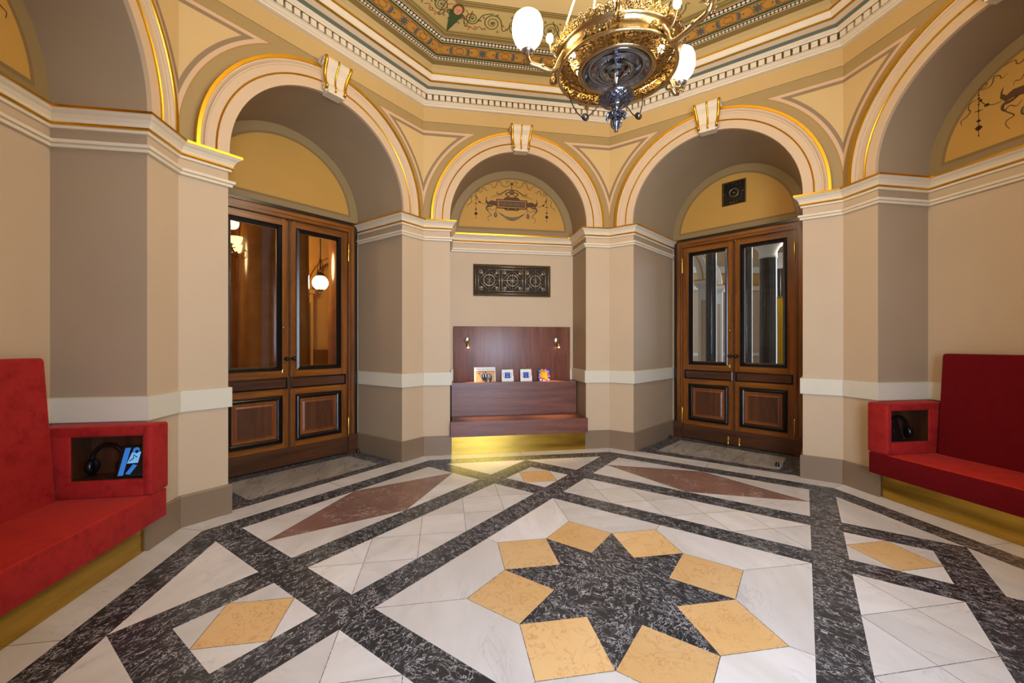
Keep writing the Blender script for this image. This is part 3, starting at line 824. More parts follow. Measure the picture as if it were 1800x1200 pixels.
fl.face([(-14, -6, -.012), (14, -6, -.012), (14, 16, -.012), (-14, 16, -.012)], 'grey_m')
fl.face([sd(k, -3.0 * T, 3.0, -.0004) for k in range(8)][::-1], 'joint')
for k in range(8):                 # white border
    a0, a1 = O1, 3.0
    for q in range(2):
        f0, f1_ = -1 + q, q
        piece([sd(k, a0 * T * f0, a0), sd(k, a1 * T * f0, a1), sd(k, a1 * T * f1_, a1), sd(k, a0 * T * f1_, a0)], 'grey_m' if 0 else 'white_m', .0002)
oct_ = lambda a: [sd(k, -a * T, a) for k in range(8)]
for k in range(8):                 # black field in eight cuts
    fl.c = rnd(); fl.face([(0, 0, .0006), sd(k, -O1 * T, O1, .0006), sd(k, O1 * T, O1, .0006)][::-1], 'black_m')
fl.c = (0.5, 0.5, 0.5)
def rots(L):
    for (i, j, ii, jj) in ((1, 0, 0, 1), (0, 1, -1, 0), (-1, 0, 0, -1), (0, -1, 1, 0)):
        yield [(a * i + b * ii, a * j + b * jj) for a, b in L]
for q in range(4):                 # tiled strips
    c = 2 * W1 / 4; x0 = -W1 + c * q; mid = ((W2 + W3) / 2, x0 + c / 2); nxt = (mid[0], mid[1] + c)
    tl = [((W3, x0), (W3, x0 + c), mid), ((W2, x0 + c), (W2, x0), mid)]
    if q == 0: tl.append(((W2, x0), (W3, x0), mid))
    tl.append(((W3, x0 + c), (W2, x0 + c), mid) if q == 3 else (mid, (W3, x0 + c), nxt, (W2, x0 + c)))
    for tri in tl:
        for L in rots(tri): abp(L, 'white_m')
mA = (W4 + O2) / 2
for tri in (((W4, 0), (W4, W1), (mA, W1)), ((W4, 0), (mA, -W1), (W4, -W1)), ((O2, 0), (mA, W1), (O2, W1)), ((O2, 0), (O2, -W1), (mA, -W1))):
    for L in rots(tri): abp(L, 'white_m')
for L in rots(((W4, 0), (mA, W1), (O2, 0), (mA, -W1))): abp(L, 'brown_m')
mS = (W2 + W3) / 2
for tri in (((W2, W2), (mS, W2), (W2, mS)), ((W3, W2), (W3, mS), (mS, W2)), ((W3, W3), (mS, W3), (W3, mS)), ((W2, W3), (W2, mS), (mS, W3))):
    for L in rots(tri): abp(L, 'white_m')
for L in rots(((mS, W2), (W3, mS), (mS, W3), (W2, mS))): abp(L, 'yellow_m')
e = O2 * math.sqrt(2) - W2
for tri in (((W4, W2), (e, W2), (W4, W4)), ((W2, W4), (W4, W4), (W2, e))):
    for L in rots(tri): abp(L, 'white_m')
pol = lambda r, t: (r * math.sin(math.radians(t)), r * math.cos(math.radians(t)))
for i in range(8):
    t = 45 * i
    fr0 = pol(W1 * (math.sqrt(2) if i % 2 == 0 else 1), t); fr1 = pol(W1 * (math.sqrt(2) if i % 2 else 1), t + 45)
    piece([fr0, pol(RO, t), pol(RT, t + 22.5), pol(RO, t + 45), fr1], 'white_m', .0010)
    tipm, tipp = pol(RT, t - 22.5), pol(RT, t + 22.5); ri = 2 * RT * math.cos(math.radians(22.5)) - RO
    piece([pol(RO, t), tipp, pol(ri, t), tipm], 'yellow_m', .0010)
# floors of the niches
for k in (1, 7):
    (sl, dl), (sr, dr) = NB[k]
    fl.c = rnd(); fl.face([sd(k, -HW, 2.96, -.0002), sd(k, HW, 2.96, -.0002), sd(k, sr, dr + .3, -.0002), sd(k, sl, dl + .3, -.0002)][::-1], 'black_m'); fl.c = (0.5, 0.5, 0.5)
    g = lambda x, u: sd(k, (sl + (sr - sl) * x) * u + (-HW + 2 * HW * x) * (1 - u), (dl + (dr - dl) * x) * u + AP * (1 - u))
    piece([g(.12, .17), g(.88, .17), g(.88, .83), g(.12, .83)], 'grey_m', .0004)
for k in (0, 2, 3, 4, 5, 6):
    (sl, dl), (sr, dr) = NB[k]
    fl.face([sd(k, -HW, 2.96, -.0002), sd(k, HW, 2.96, -.0002), sd(k, sr, dr, -.0002), sd(k, sl, dl, -.0002)][::-1], 'grey_m')
fl.build('floor', kind='structure')

# ------------------------------------------------------------------ entrance glazing behind the camera
ent = thing('door_3', kind='structure')
mb = MB()
for x in (-.87, -.03, .81): mb.box((x, -3.72, 0), (x + .06, -3.66, 2.93), 'oak')
for z in (0, 1.0, 2.84): mb.box((-.87, -3.715, z), (.87, -3.665, z + .09), 'oak_h')
mb.build('frame', parent=ent)
mb = MB(); mb.face([(-.84, -3.69, .05), (.84, -3.69, .05), (.84, -3.69, 2.9), (-.84, -3.69, 2.9)], 'pane'); mb.build('glass_pane', parent=ent)
mb = MB()
mb.box((-1.5, -4.1, -.02), (1.5, -4.02, 5), 'ext'); mb.build('wall_outer', kind='structure')

# ------------------------------------------------------------------ doors
def rectsweep(mb, x0, z0, x1, z1, prof, m):
    """closed rectangular moulding; prof = (inset, y)"""
    for j in range(len(prof) - 1):
        (i0, y0), (i1, y1) = prof[j], prof[j + 1]
        R = lambda i, y: [(x0 + i, y, z0 + i), (x1 - i, y, z0 + i), (x1 - i, y, z1 - i), (x0 + i, y, z1 - i)]
        A, B = R(i0, y0), R(i1, y1)
        mb.faces(A + B, [(q, (q + 1) % 4, 4 + (q + 1) % 4, 4 + q) for q in range(4)], m[j] if isinstance(m, list) else m)

def door(idx, k, seam, bolts):
    (sl, dl), (sr, dr) = NB[k]; p = sd(k, sl, dl); q = sd(k, sr, dr)
    ang = math.atan2(q[1] - p[1], q[0] - p[0])
    x0 = p[0] + math.cos(ang) * seam; y0 = p[1] + math.sin(ang) * seam
    R = thing('door_%d' % idx, kind='structure', loc=(x0, y0, 0), rot=(0, 0, ang))
    # casing: local x from the meeting line, y away from the room
    fr = MB()
    for sg in (-1, 1):
        a, b = sorted((sg * .706, sg * .822)); fr.box((a, -.028, 0), (b, .14, 2.93), 'oak')
        a, b = sorted((sg * .788, sg * .824)); fr.box((a, -.040, 0), (b, -.02, 2.95), 'ebony')
        a, b = sorted((sg * .706, sg * .722)); fr.box((a, -.036, .24), (b, -.02, 2.845), 'oak')
        a, b = sorted((sg * .735, sg * .741)); fr.box((a, -.031, .24), (b, -.02, 2.86), 'ebony')
        a, b = sorted((sg * .706, sg * .826)); fr.box((a, -.046, 0), (b, -.02, .24), 'oak_dark')
    fr.box((-.706, -.028, 2.826), (.706, .14, 2.93), 'oak_h')
    fr.box((-.824, -.044, 2.915), (.824, -.02, 2.95), 'ebony')
    fr.box((-.72, -.036, 2.832), (.72, -.02, 2.848), 'oak_h')
    fr.box((-.74, -.031, 2.864), (.74, -.02, 2.870), 'ebony')
    fr.box((-.706, -.01, .0005), (.706, .07, .013), 'ebony')
    fr.build('door_frame', parent=R)
    for sg in (-1, 1):
        L = thing('door_leaf', parent=R, loc=(sg * .002, 0, 0))
        X = lambda u: sg * u
        w_ = MB()
        bx = lambda a, b, z0, z1, m, y0=0.0, y1=.045: w_.box((X(a), y0, z0), (X(b), y1, z1), m)
        bx(0, .073, .012, 2.822, 'oak'); bx(.618, .701, .012, 2.822, 'oak')
        bx(.073, .618, 2.742, 2.822, 'oak_h'); bx(.073, .618, .81, 1.095, 'oak_h'); bx(.073, .618, .21, .275, 'oak_h'); bx(.073, .618, .012, .21, 'oak_dark')
        bx(.073, .618, .275, .81, 'oak_dark', .018, .045)
        if sg > 0: w_.box((-.012, -.012, .012), (.012, .0, 2.822), 'oak_dark')
        w_.build('leaf_frame', parent=L)
        b_ = MB(); b_.box((X(0.004), -.010, .013), (X(.699), .001, .208), 'oak_dark'); b_.build('kick_board', parent=L, label='dark brown kick board')
        g = MB(); rectsweep(g, min(X(.073), X(.618)), 1.092, max(X(.073), X(.618)), 2.745, [(0, -.001), (.003, -.016), (.012, -.020), (.018, -.010), (.024, -.012), (.030, -.004), (.036, -.006), (.044, .010), (.050, .022), (.050, .036)], 'ebony')
        rectsweep(g, min(X(.073), X(.618)), 1.092, max(X(.073), X(.618)), 2.745, [(.0495, .020), (.0525, .020), (.0525, .03)], 'oak')
        g.build('glass_moulding', parent=L, label='black moulding around the glass')
        g = MB(); g.face([(X(.115), .026, 1.135), (X(.575), .026, 1.135), (X(.575), .026, 2.70), (X(.115), .026, 2.70)], 'pane'); g.build('glass_pane', parent=L)
        g = MB(); a, b = sorted((X(.015), X(.682)))
        rectsweep(g, a, .884, b, 1.018, [(0, .0), (.002, -.012), (.010, -.016), (.018, -.006), (.020, .000)], 'ebony')
        g.box((a + .018, -.004, .903), (b - .018, .001, 1.0), 'oak_dark'); g.build('belt_panel', parent=L, label='narrow dark belt panel with black moulding')
        g = MB(); a, b = sorted((X(.068), X(.622)))
        rectsweep(g, a, .272, b, .814, [(0, 0), (.003, -.016), (.012, -.022), (.020, -.010), (.030, -.014), (.038, .000), (.052, .006), (.058, .017)], 'ebony')
        pnl = g.build('panel_moulding', parent=L, label='black moulding around the lower panel')
        g = MB()
        rectsweep(g, a + .057, .329, b - .057, .757, [(0, .017), (.002, .006), (.020, .006), (.030, .014)], 'oak_red')
        rectsweep(g, a + .087, .359, b - .087, .727, [(0, .014), (.022, .004), (.022, .004)], 'oak_red')
        g.box((a + .109, .002, .381), (b - .109, .015, .705), 'oak_panel')
        g.build('lower_panel', parent=L, label='raised lower panel with a chestnut bead')
        g = MB(); g.lathe([(.018, 0), (.020, -.004), (.012, -.010), (.009, -.030), (.016, -.036), (.024, -.048), (.024, -.056), (.014, -.068), (.001, -.072)], 'ebony', (X(.036), 0, 1.23), 20, axis='y')
        g.lathe([(.022, -.001), (.022, -.005), (.012, -.008)], 'brass_s', (X(.036), 0, 1.23), 20, axis='y')
        g.build('door_knob', parent=L, label='black ball knob')
        for z0, z1 in ((.20, .47), (2.43, 2.69)):
            g = MB(); g.tube([(X(.703), -.034, z0), (X(.703), -.034, z0 + .02), (X(.703), -.034, z0 + .03), (X(.703), -.034, z1 - .03), (X(.703), -.034, z1 - .02), (X(.703), -.034, z1)], [.004, .009, .012, .012, .009, .004], 'brass_s', 10)
            for f in (.33, .66): g.lathe([(.014, -.003), (.015, 0), (.014, .003)], 'brass_s', (X(.703), -.034, z0 + (z1 - z0) * f), 12)
            g.build('hinge', parent=L, label='brass hinge')
        if sg < 0:
            g = MB(); g.lathe([(.001, -.008), (.012, -.007), (.017, -.004), (.018, 0)], 'brass_s', (0, 0, 0), 16, axis='y')
            g.v = [(x + X(.062), y, z * 1.9 + 1.085) for x, y, z in g.v]
            g.box((X(.062) - .003, -.010, 1.075), (X(.062) + .003, -.006, 1.095), 'ebony')
            g.build('escutcheon', parent=L, label='oval brass keyhole plate')
            g = MB(); g.lathe([(.001, -.006), (.010, -.005), (.012, 0)], 'silver_edge', (X(.058), 0, 1.585), 14, axis='y'); g.build('lock_cylinder', parent=L)
        g = MB(); g.lathe([(.001, -.024), (.010, -.020), (.013, -.008), (.013, 0)], 'brass_s', (X(.022), 0, 2.812), 10, axis='y'); g.build('top_latch', parent=L)
        if bolts:
            g = MB(); xx = X(.068)
            g.tube([(xx, -.022, .004), (xx, -.022, .02), (xx, -.022, .07), (xx, -.022, .09)], [.016, .009, .006, .008], 'brass_s', 10)
            g.lathe([(.010 + .007 * math.cos(t), .007 * math.sin(t)) for t in [2 * PI * i / 8 for i in range(9)]], 'brass_s', (xx, -.022, .105), 14, axis='y')
            g.box((xx - .012, -.016, .03), (xx + .012, -.008, .12), 'brass_s'); g.build('floor_bolt', parent=L, label='brass foot bolt')
    return R
door(1, 7, .942, False)
door(2, 1, .866, True)

def stop(k, s, d, label):
    mb = MB(); mb.lathe([(.001, .045), (.016, .043), (.02, .035), (.018, .012), (.024, .010), (.024, 0), (.001, 0)], 'blackp', (0, 0, 0), 16)
    mb.build('door_stop', label=label, cat='door stop', loc=sd(k, s, d, .0006), group=None)
stop(1, -.70, 4.00, 'black door stop on the floor at the far left of the right door')
stop(1, .66, 3.28, 'black door stop on the floor at the near right of the right door')
stop(7, .845, 3.76, 'small dark door stop on the floor beside the hinge side of the left door')

# ------------------------------------------------------------------ wall grilles
def bar(mb, a, b, r, m): mb.tube([a, b], r, m, 6)
g0 = thing('ventilation_grille', 'long bronze ventilation grille with lattice circles above the wooden bench', 'grille', loc=(-.005, ND - .001, 2.302))
mb = MB(); W_, Hh = .559, .224
rectsweep(mb, -W_, -Hh, W_, Hh, [(0, 0), (0, -.018), (.012, -.022), (.026, -.016), (.030, -.004)], 'bronze'); mb.build('frame', parent=g0)
mb = MB(); mb.face([(-W_ + .01, -.002, -Hh + .01), (W_ - .01, -.002, -Hh + .01), (W_ - .01, -.002, Hh - .01), (-W_ + .01, -.002, Hh - .01)], 'grille_back'); mb.build('backing', parent=g0)
mb = MB()
yy = -.012
for z in (-.192, .192, -.155, .155, 0): bar(mb, (-.53, yy, z), (.53, yy, z), .0035, 'bronze_l')
for x in (-.527, .527, -.487, .487, -.19, -.15, .15, .19): bar(mb, (x, yy, -.195), (x, yy, .195), .0035, 'bronze_l')
for cx in (-.335, 0, .335):
    bar(mb, (cx, yy, -.195), (cx, yy, .195), .003, 'bronze_l')
    mb.tube([(cx + .078 * math.cos(2 * PI * i / 28), yy - .003, .078 * math.sin(2 * PI * i / 28)) for i in range(29)], .0045, 'bronze_l', 6)
    q = .15
    for i in range(4):
        a, b = [(q, 0), (0, q), (-q, 0), (0, -q)][i], [(0, q), (-q, 0), (0, -q), (q, 0)][i]
        bar(mb, (cx + a[0], yy, a[1]), (cx + b[0], yy, b[1]), .003, 'bronze_l')
        sx, sz = [(1, 1), (-1, 1), (-1, -1), (1, -1)][i]
        for off in (-.035, 0, .035):
            bar(mb, (cx + sx * .078, yy, sz * .078), (cx + sx * (.138 + off * .3), yy, sz * (.138 - off * .3) ), .0028, 'bronze_l')
        mb.tube([(cx + sx * (.118 + .024 * math.cos(t)), yy, sz * (.118 + .024 * math.sin(t))) for t in [PI * .25 + 2 * PI * j / 12 for j in range(13)]], .0026, 'bronze_l', 5)
    for t in range(4):
        aa = PI / 4 + PI / 2 * t
        mb.tube([(cx, yy, 0), (cx + .030 * math.cos(aa) , yy, .030 * math.sin(aa)), (cx + .070 * math.cos(aa + .25), yy, .070 * math.sin(aa + .25))], .003, 'bronze_l', 5)
mb.build('lattice', parent=g0, label='pale bronze lattice of circles and crosses')

(sl, dl), (sr, dr) = NB[1]; pL, pR = sd(1, sl, dl), sd(1, sr, dr); aR = math.atan2(pR[1] - pL[1], pR[0] - pL[0])
g1 = thing('square_grille', 'small square dark bronze grille in the lunette over the right door', 'grille', loc=(pL[0] + math.cos(aR) * .866 + math.sin(aR) * .004, pL[1] + math.sin(aR) * .866 - math.cos(aR) * .004, 3.47), rot=(0, 0, aR))
mb = MB(); rectsweep(mb, -.15, -.16, .15, .16, [(0, 0), (0, -.012), (.010, -.016), (.022, -.008)], 'bronze'); mb.build('frame', parent=g1)
mb = MB(); mb.box((-.14, -.004, -.15), (.14, 0, .15), 'ebony'); mb.build('backing', parent=g1)
mb = MB()
for i in range(5):
    t = -.10 + .05 * i
    bar(mb, (t, -.008, -.14), (t, -.008, .14), .0022, 'bronze'); bar(mb, (-.13, -.008, t), (.13, -.008, t), .0022, 'bronze')
mb.tube([(.055 * math.cos(2 * PI * i / 20), -.010, .055 * math.sin(2 * PI * i / 20)) for i in range(21)], .004, 'bronze_l', 6)
for x, z in ((0, 0), (-.12, 0), (.12, 0), (0, .13), (0, -.13), (-.04, -.13), (.04, -.13)): mb.ball((x, -.012, z), .008 if (x or z) else .013, 'brass_s', 10)
mb.build('lattice', parent=g1)

# ------------------------------------------------------------------ wooden bench in the north niche
bn = thing('wooden_bench', 'dark red-brown oak bench with high back and brass plinth in the small niche', 'bench', loc=(0, 3.2, 0))
def part(name, a, b, m, parent, o, bev=0.0, label=None):
    mb = MB(); mb.box(tuple(Vector(a) - Vector(o)), tuple(Vector(b) - Vector(o)), m, bev); return mb.build(name, parent=parent, label=label)
O = (0, 3.2, 0)
mb = MB(); mb.box((-.843, 3.484 - 3.2, .84), (.843, 3.524 - 3.2, 1.643), 'bench_w', .006); mb.build('back_panel', parent=bn)
part('ledge', (-.872, 3.30, .42), (.872, 3.483, .872), 'bench_h', bn, O)
part('seat', (-.872, 2.945, .40), (.872, 3.302, .425), 'bench_h', bn, O)
mb = MB(); mb.box((-.893, 2.875 - 3.2, .235), (.893, 2.958 - 3.2, .425), 'bench_h'); mb.build('seat_apron', parent=bn)
part('seat_base', (-.868, 2.96, .02), (.868, 3.40, .40), 'bench_h', bn, O)
part('brass_plinth', (-.878, 2.935, 0.001), (.878, 2.957, .234), 'brass', bn, O, label='polished brass plinth')

def reading_lamp(x, label):
    t = thing('reading_lamp', label, 'lamp', loc=(x, 3.484, 1.43))
    mb = MB(); mb.lathe([(.001, -.012), (.038, -.011), (.043, -.006), (.043, 0)], 'silver_edge', (0, 0, .015), 20, axis='y'); mb.build('wall_plate', parent=t)
    mb = MB(); mb.tube([(0, -.01, .015), (0, -.035, .012), (.004, -.050, -.005)], .006, 'brass_s', 8)
    mb.tube([(.003, -.048, .005), (.010, -.062, -.055), (.012, -.064, -.075)], [.015, .019, .021], 'brass_s', 14); mb.build('lamp_shade', parent=t, label='brass cylinder head')
    mb = MB(); mb.ball((.0125, -.0655, -.080), .012, 'spot', 12); mb.build('bulb', parent=t)
    l = bpy.data.lights.new('reading_lamp_light', 'SPOT'); l.energy = 75; l.color = (1.0, .62, .28); l.spot_size = math.radians(50); l.spot_blend = 1.0; l.shadow_soft_size = .012
    o = bpy.data.objects.new('reading_lamp_light', l); o.location = (.013, -.067, -.10); o.rotation_euler = (math.radians(-17), math.radians(-14 if x < 0 else 14), 0); C.objects.link(o); o.parent = t
reading_lamp(-.655, 'small brass reading lamp at the left of the wooden bench back')
reading_lamp(.640, 'small brass reading lamp at the right of the wooden bench back')

# printed matter standing on the ledge, leaning back
def leaflet(name, x0, x1, h, label, cat, skew, draw, group=None):
    t = thing(name, label, cat, loc=((x0 + x1) / 2, 3.40, .8725), rot=(math.radians(-14), 0, 0), group=group)
    w_ = (x1 - x0) / 2; mb = MB(); mb.box((-w_, 0, 0), (w_, .006, h), 'paper'); mb.build('cover', parent=t)
    mb = MB(); draw(mb, w_, h, lambda x, z, o=1: (x, -.0006 * o, z)); mb.build('cover_print', parent=t)
    return t
def R4(f, x0, z0, x1, z1, o=1): return [f(x0, z0, o), f(x1, z0, o), f(x1, z1, o), f(x0, z1, o)]
def news(mb, w_, h, f):
    mb.face(R4(f, -w_ + .02, .0, w_ - .01, h - .055), 'p_tan')
    mb.face(R4(f, -w_ + .045, h - .062, w_ - .012, h - .055, 2), 'p_dark')
    for i in range(19):                                   # blurred headline letters
        if i in (5, 9): continue
        x = -w_ + .028 + i * .0135; hh = .012 + .004 * (i % 3)
        mb.face(R4(f, x, h - .038, x + .008, h - .038 + hh), 'p_grey'); mb.face(R4(f, x + .0025, h - .034, x + .0055, h - .036 + hh, 2), 'paper')
    def fig(cx, s, jacket, shirt, z0=.0):
        mb.face([f(cx - .030 * s, z0 + .035 * s, 3), f(cx + .030 * s, z0 + .035 * s, 3), f(cx + .026 * s, z0 + .098 * s, 3), f(cx + .010 * s, z0 + .112 * s, 3), f(cx - .010 * s, z0 + .112 * s, 3), f(cx - .026 * s, z0 + .098 * s, 3)], jacket)
        mb.face([f(cx - .017 * s, z0, 3), f(cx + .017 * s, z0, 3), f(cx + .022 * s, z0 + .036 * s, 3), f(cx - .022 * s, z0 + .036 * s, 3)], jacket)
        mb.face([f(cx - .004 * s, z0 + .06 * s, 4), f(cx + .004 * s, z0 + .06 * s, 4), f(cx + .007 * s, z0 + .110 * s, 4), f(cx - .007 * s, z0 + .110 * s, 4)], shirt)
        disc(lambda x, z: f(x, z, 4), (cx, z0 + .122 * s), .010 * s, 'hair', mb, .012 * s, 10)
    mb.face([f(-.085, .11, 3), f(-.06, .115, 3), f(-.035, .055, 3), f(-.06, .05, 3)], 'p_grey'); disc(lambda x, z: f(x, z, 3), (-.082, .115), .010, 'hair', mb)
    fig(-.022, .85, 'p_dark', 'paper', .012); fig(.012, 1.05, 'p_dark', 'paper', .0); fig(.075, .85, 'p_dark', 'p_grey', .0); fig(.052, .7, 'p_grey', 'paper', .02)
def blue_book(mb, w_, h, f):
    mb.face(R4(f, -w_, h - .006, 0, h), 'p_green'); mb.face(R4(f, 0, h - .006, w_, h), 'p_lime')
    mb.face(R4(f, w_ - .006, h * .45, w_, h, 2), 'p_red'); mb.face(R4(f, -w_, h * .42, -w_ + .005, h * .58, 2), 'p_red')
    mb.face(R4(f, -w_, 0, -w_ + .005, h * .42, 2), 'p_lime'); mb.face(R4(f, -w_, h * .58, -w_ + .005, h, 2), 'p_blue')
    for sg in (-1, 1): ribbon(lambda x, z: f(x, z, 2), smooth([(sg * w_ * .52, h * .28), (sg * w_ * .72, h * .5), (sg * w_ * .60, h * .72)]), .006, 'p_grey', mb)
    mb.face(R4(f, -w_ * .45, h * .26, w_ * .45, h * .74, 2), 'p_blue')
    for z, a in ((.67, .36), (.60, .20), (.55, .24), (.44, .28), (.38, .22), (.33, .18)): mb.face(R4(f, -w_ * a, h * z, w_ * a, h * z + .005, 3), 'p_blue_l')
def orange_book(mb, w_, h, f):
    mb.face(R4(f, -w_, 0, w_, h), 'p_blue')
    for i, (x, z, m) in enumerate(((-.7, .85, 'p_green'), (-.3, .92, 'p_yellow'), (.3, .92, 'p_pink'), (.7, .8, 'p_blue_l'), (-.8, .3, 'p_blue_l'), (-.6, .1, 'paper'), (.2, .08, 'p_pink'), (.7, .1, 'p_yellow'), (-.1, .06, 'paper'), (.8, .4, 'p_blue_l'))):
        mb.face(R4(f, w_ * (x - .17), h * (z - .07), w_ * (x + .17), h * (z + .07), 2), m)
    disc(lambda x, z: f(x, z, 3), (0, h * .5), w_ * .82, 'p_orange', mb, h * .43, 20)
    for i in range(6):
        t = 2 * PI * i / 6; disc(lambda x, z: f(x, z, 4), (w_ * .68 * math.cos(t), h * .5 + h * .36 * math.sin(t)), w_ * .16, ['p_red', 'p_pink', 'p_orange', 'p_lime', 'p_red', 'p_yellow'][i], mb, None, 8)
    mb.face(R4(f, -w_ * .5, h * .26, w_ * .5, h * .76, 5), 'p_yellow')
leaflet('newspaper', -.560, -.262, .205, 'newspaper-style programme with a photo of men in dark suits on the bench ledge', 'magazine', 0, news)
leaflet('booklet', -.178, -.006, .172, 'white booklet with blue square standing beside the programme with the photo', 'booklet', 0, blue_book, 'booklets with a blue square on the ledge')
leaflet('booklet', .088, .258, .174, 'white booklet with blue square standing beside the orange and yellow booklet', 'booklet', 0, blue_book, 'booklets with a blue square on the ledge')
leaflet('booklet', .350, .522, .170, 'colourful booklet with orange ring and yellow square at the ledge right end', 'booklet', 0, orange_book)

# ------------------------------------------------------------------ red velvet benches
def red_bench(sx, label):
    """sx = -1 west niche, +1 east niche; local x outward from the room, mirrored by sx"""
    t = thing('velvet_bench', label, 'bench', loc=(sx * 3.1, 0, 0))
    X = lambda x: sx * (x - 3.1)
    def pb(name, x0, x1, y0, y1, z0, z1, m, bev, lab=None):
        mb = MB(); mb.box((X(x0), y0, z0), (X(x1), y1, z1), m, bev); return mb.build(name, parent=t, label=lab)
    pb('seat', 2.838, 3.36, -.872, .872, .240, .428, 'velvet_seat', .012)
    pb('seat_apron', 2.832, 2.845, -.872, .872, .238, .422, 'velvet_shade' if sx > 0 else 'velvet', .006)
    # leaning back cushion
    mb = MB(); z0, z1, ya, yb = .428, 1.312, -.70, .695
    P = [(3.330, z0), (3.392, z1), (3.485, z1), (3.485, z0)]; r = .02
    prof = [(3.330, z0), (3.3895, z1 - .02), (3.396, z1 - .005), (3.412, z1), (3.485, z1), (3.485, z0)]
    V = []
    ys = [(ya, .012), (ya + .004, .004), (ya + .012, 0), (yb - .012, 0), (yb - .004, .004), (yb, .012)]
    cx_, cz_ = 3.42, .87
    for y, sh in ys:
        for x, z in prof: V.append((X(x + (sh if x < 3.45 else 0)), y, z - (sh if z > 1.2 else 0)))
    n = len(prof); F = [(j * n + i, j * n + (i + 1) % n, (j + 1) * n + (i + 1) % n, (j + 1) * n + i) for j in range(len(ys) - 1) for i in range(n)]
    F += [tuple(range(n)), tuple(range((len(ys) - 1) * n, len(ys) * n))]
    mb.faces(V, F, 'velvet_shade' if sx > 0 else 'velvet', False); mb.build('backrest', parent=t, label='red velvet backrest with shade put into its colour' if sx > 0 else None)
    # storage box with an open cubby facing the sitter
    mb = MB()
    x0, x1, y0, y1, z0, z1 = 2.822, 3.33, .705, .880, .429, .874
    ox0, ox1, oz0, oz1 = 2.876, 3.270, .538, .812
    mb.box((X(x0), y0, z0), (X(ox0), y1, z1), 'velvet', .018)
    mb.box((X(ox0 - .012), y0 + .001, oz1), (X(3.48), y1, z1 - .0005), 'velvet', .014)
    mb.box((X(ox0 - .012), y0 + .001, z0), (X(3.48), y1, oz0), 'velvet', .008)
    mb.box((X(ox1), y0 + .001, oz0 - .01), (X(3.48), y1, oz1 + .01), 'velvet', .008)
    bxp = mb.build('storage_box', parent=t)
    mb = MB()
    I = .004
    mb.box((X(ox0 + .0005), y0 + .012, oz0 + .0005), (X(ox0 + I), y1 - .003, oz1 - .0005), 'cub'); mb.box((X(ox1 - I), y0 + .012, oz0 + .0005), (X(ox1 - .0005), y1 - .003, oz1 - .0005), 'cub')
    mb.box((X(ox0), y0 + .012, oz0 + .0005), (X(ox1), y1 - .003, oz0 + I), 'cub'); mb.box((X(ox0), y0 + .012, oz1 - I), (X(ox1), y1 - .003, oz1 - .0005), 'cub')
    mb.box((X(ox0), y1 - .014, oz0), (X(ox1), y1 - .006, oz1), 'cub')
    mb.build('cubby_lining', parent=t, label='brown wood lining of the open cubby')
    mb = MB(); mb.box((X(2.968), -.868, .002), (X(2.985), .868, .236), 'brass'); mb.build('brass_plinth', parent=t, label='brushed brass plinth')
    return t
red_bench(-1, 'bright red velvet bench with storage cubby at the left edge')
red_bench(1, 'dark red velvet bench with storage cubby at the right edge')

def headphones(x, y, z, sx, label):
    t = thing('headphones', label, 'headphones', loc=(x, y, z), rot=(0, 0, 0)); t.scale = (1.1, 1.1, 1.25)
    mb = MB(); R_ = .082
    mb.tube([(R_ * math.cos(PI * i / 20), 0, .075 + R_ * math.sin(PI * i / 20)) for i in range(21)] , .011, 'blackp', 10); mb.build('headband', parent=t)
    for s_ in (-1, 1):
        mb = MB(); mb.lathe([(.001, -.024), (.030, -.022), (.040, -.012), (.042, .006), (.034, .016), (.001, .018)], 'blackp', (s_ * .080, 0, .046), 20, axis='x'); mb.build('ear_cup', parent=t)
headphones(-3.135, .812, .545, -1, 'black over-ear headphones in the cubby of the left red bench')
headphones(3.085, .812, .545, 1, 'black over-ear headphones in the cubby of the right red bench')
def tablet(x, y, z, lean, yaw_, label, lit, w_=.075, h=.20):
    t = thing('tablet', label, 'tablet', loc=(x, y, z), rot=(math.radians(-lean), 0, yaw_))
    mb = MB(); mb.box((-w_, 0, 0), (w_, .009, h), 'blackp', .003); mb.build('casing', parent=t)
    if lit:
        mb = MB(); f = lambda a, b, o=1: (a, -.0006 * o, b)
        mb.face(R4(f, -w_ + .006, .010, w_ - .006, h - .010), 'blackp')
        mb.face([f(-.066, .012, 2), f(-.040, .012, 2), f(-.022, h - .014, 2), f(-.050, h - .014, 2)], 'screen')
        mb.face([f(-.030, .085, 3), f(.026, .085, 3), f(.034, .155, 3), f(-.012, .155, 3)], 'screen_l')
        disc(lambda a, b: f(a, b, 3), (.008, .166), .018, 'screen', mb, .020); disc(lambda a, b: f(a, b, 4), (.012, .158), .009, 'blackp', mb, .010)
        mb.face([f(-.030, .020, 3), f(-.006, .014, 3), f(.024, .070, 3), f(.002, .078, 3)], 'screen')
        ribbon(lambda a, b: f(a, b, 4), [(-.020, .10), (.0, .115), (-.004, .14), (.018, .12)], .006, 'p_dark', mb)
        mb.build('screen', parent=t, label='glowing blue picture on the screen')
    mb = MB(); mb.box((w_ - .0015, -.0012, .01), (w_ + .0008, .010, h - .01), 'silver_edge'); mb.build('metal_edge', parent=t)
tablet(-2.958, .738, .546, 22, .25, 'black tablet with a blue picture leaning in the left bench cubby', True)
tablet(2.965, .745, .546, 24, -.3, 'black tablet with a silver edge leaning in the right bench cubby', False, .07, .19)

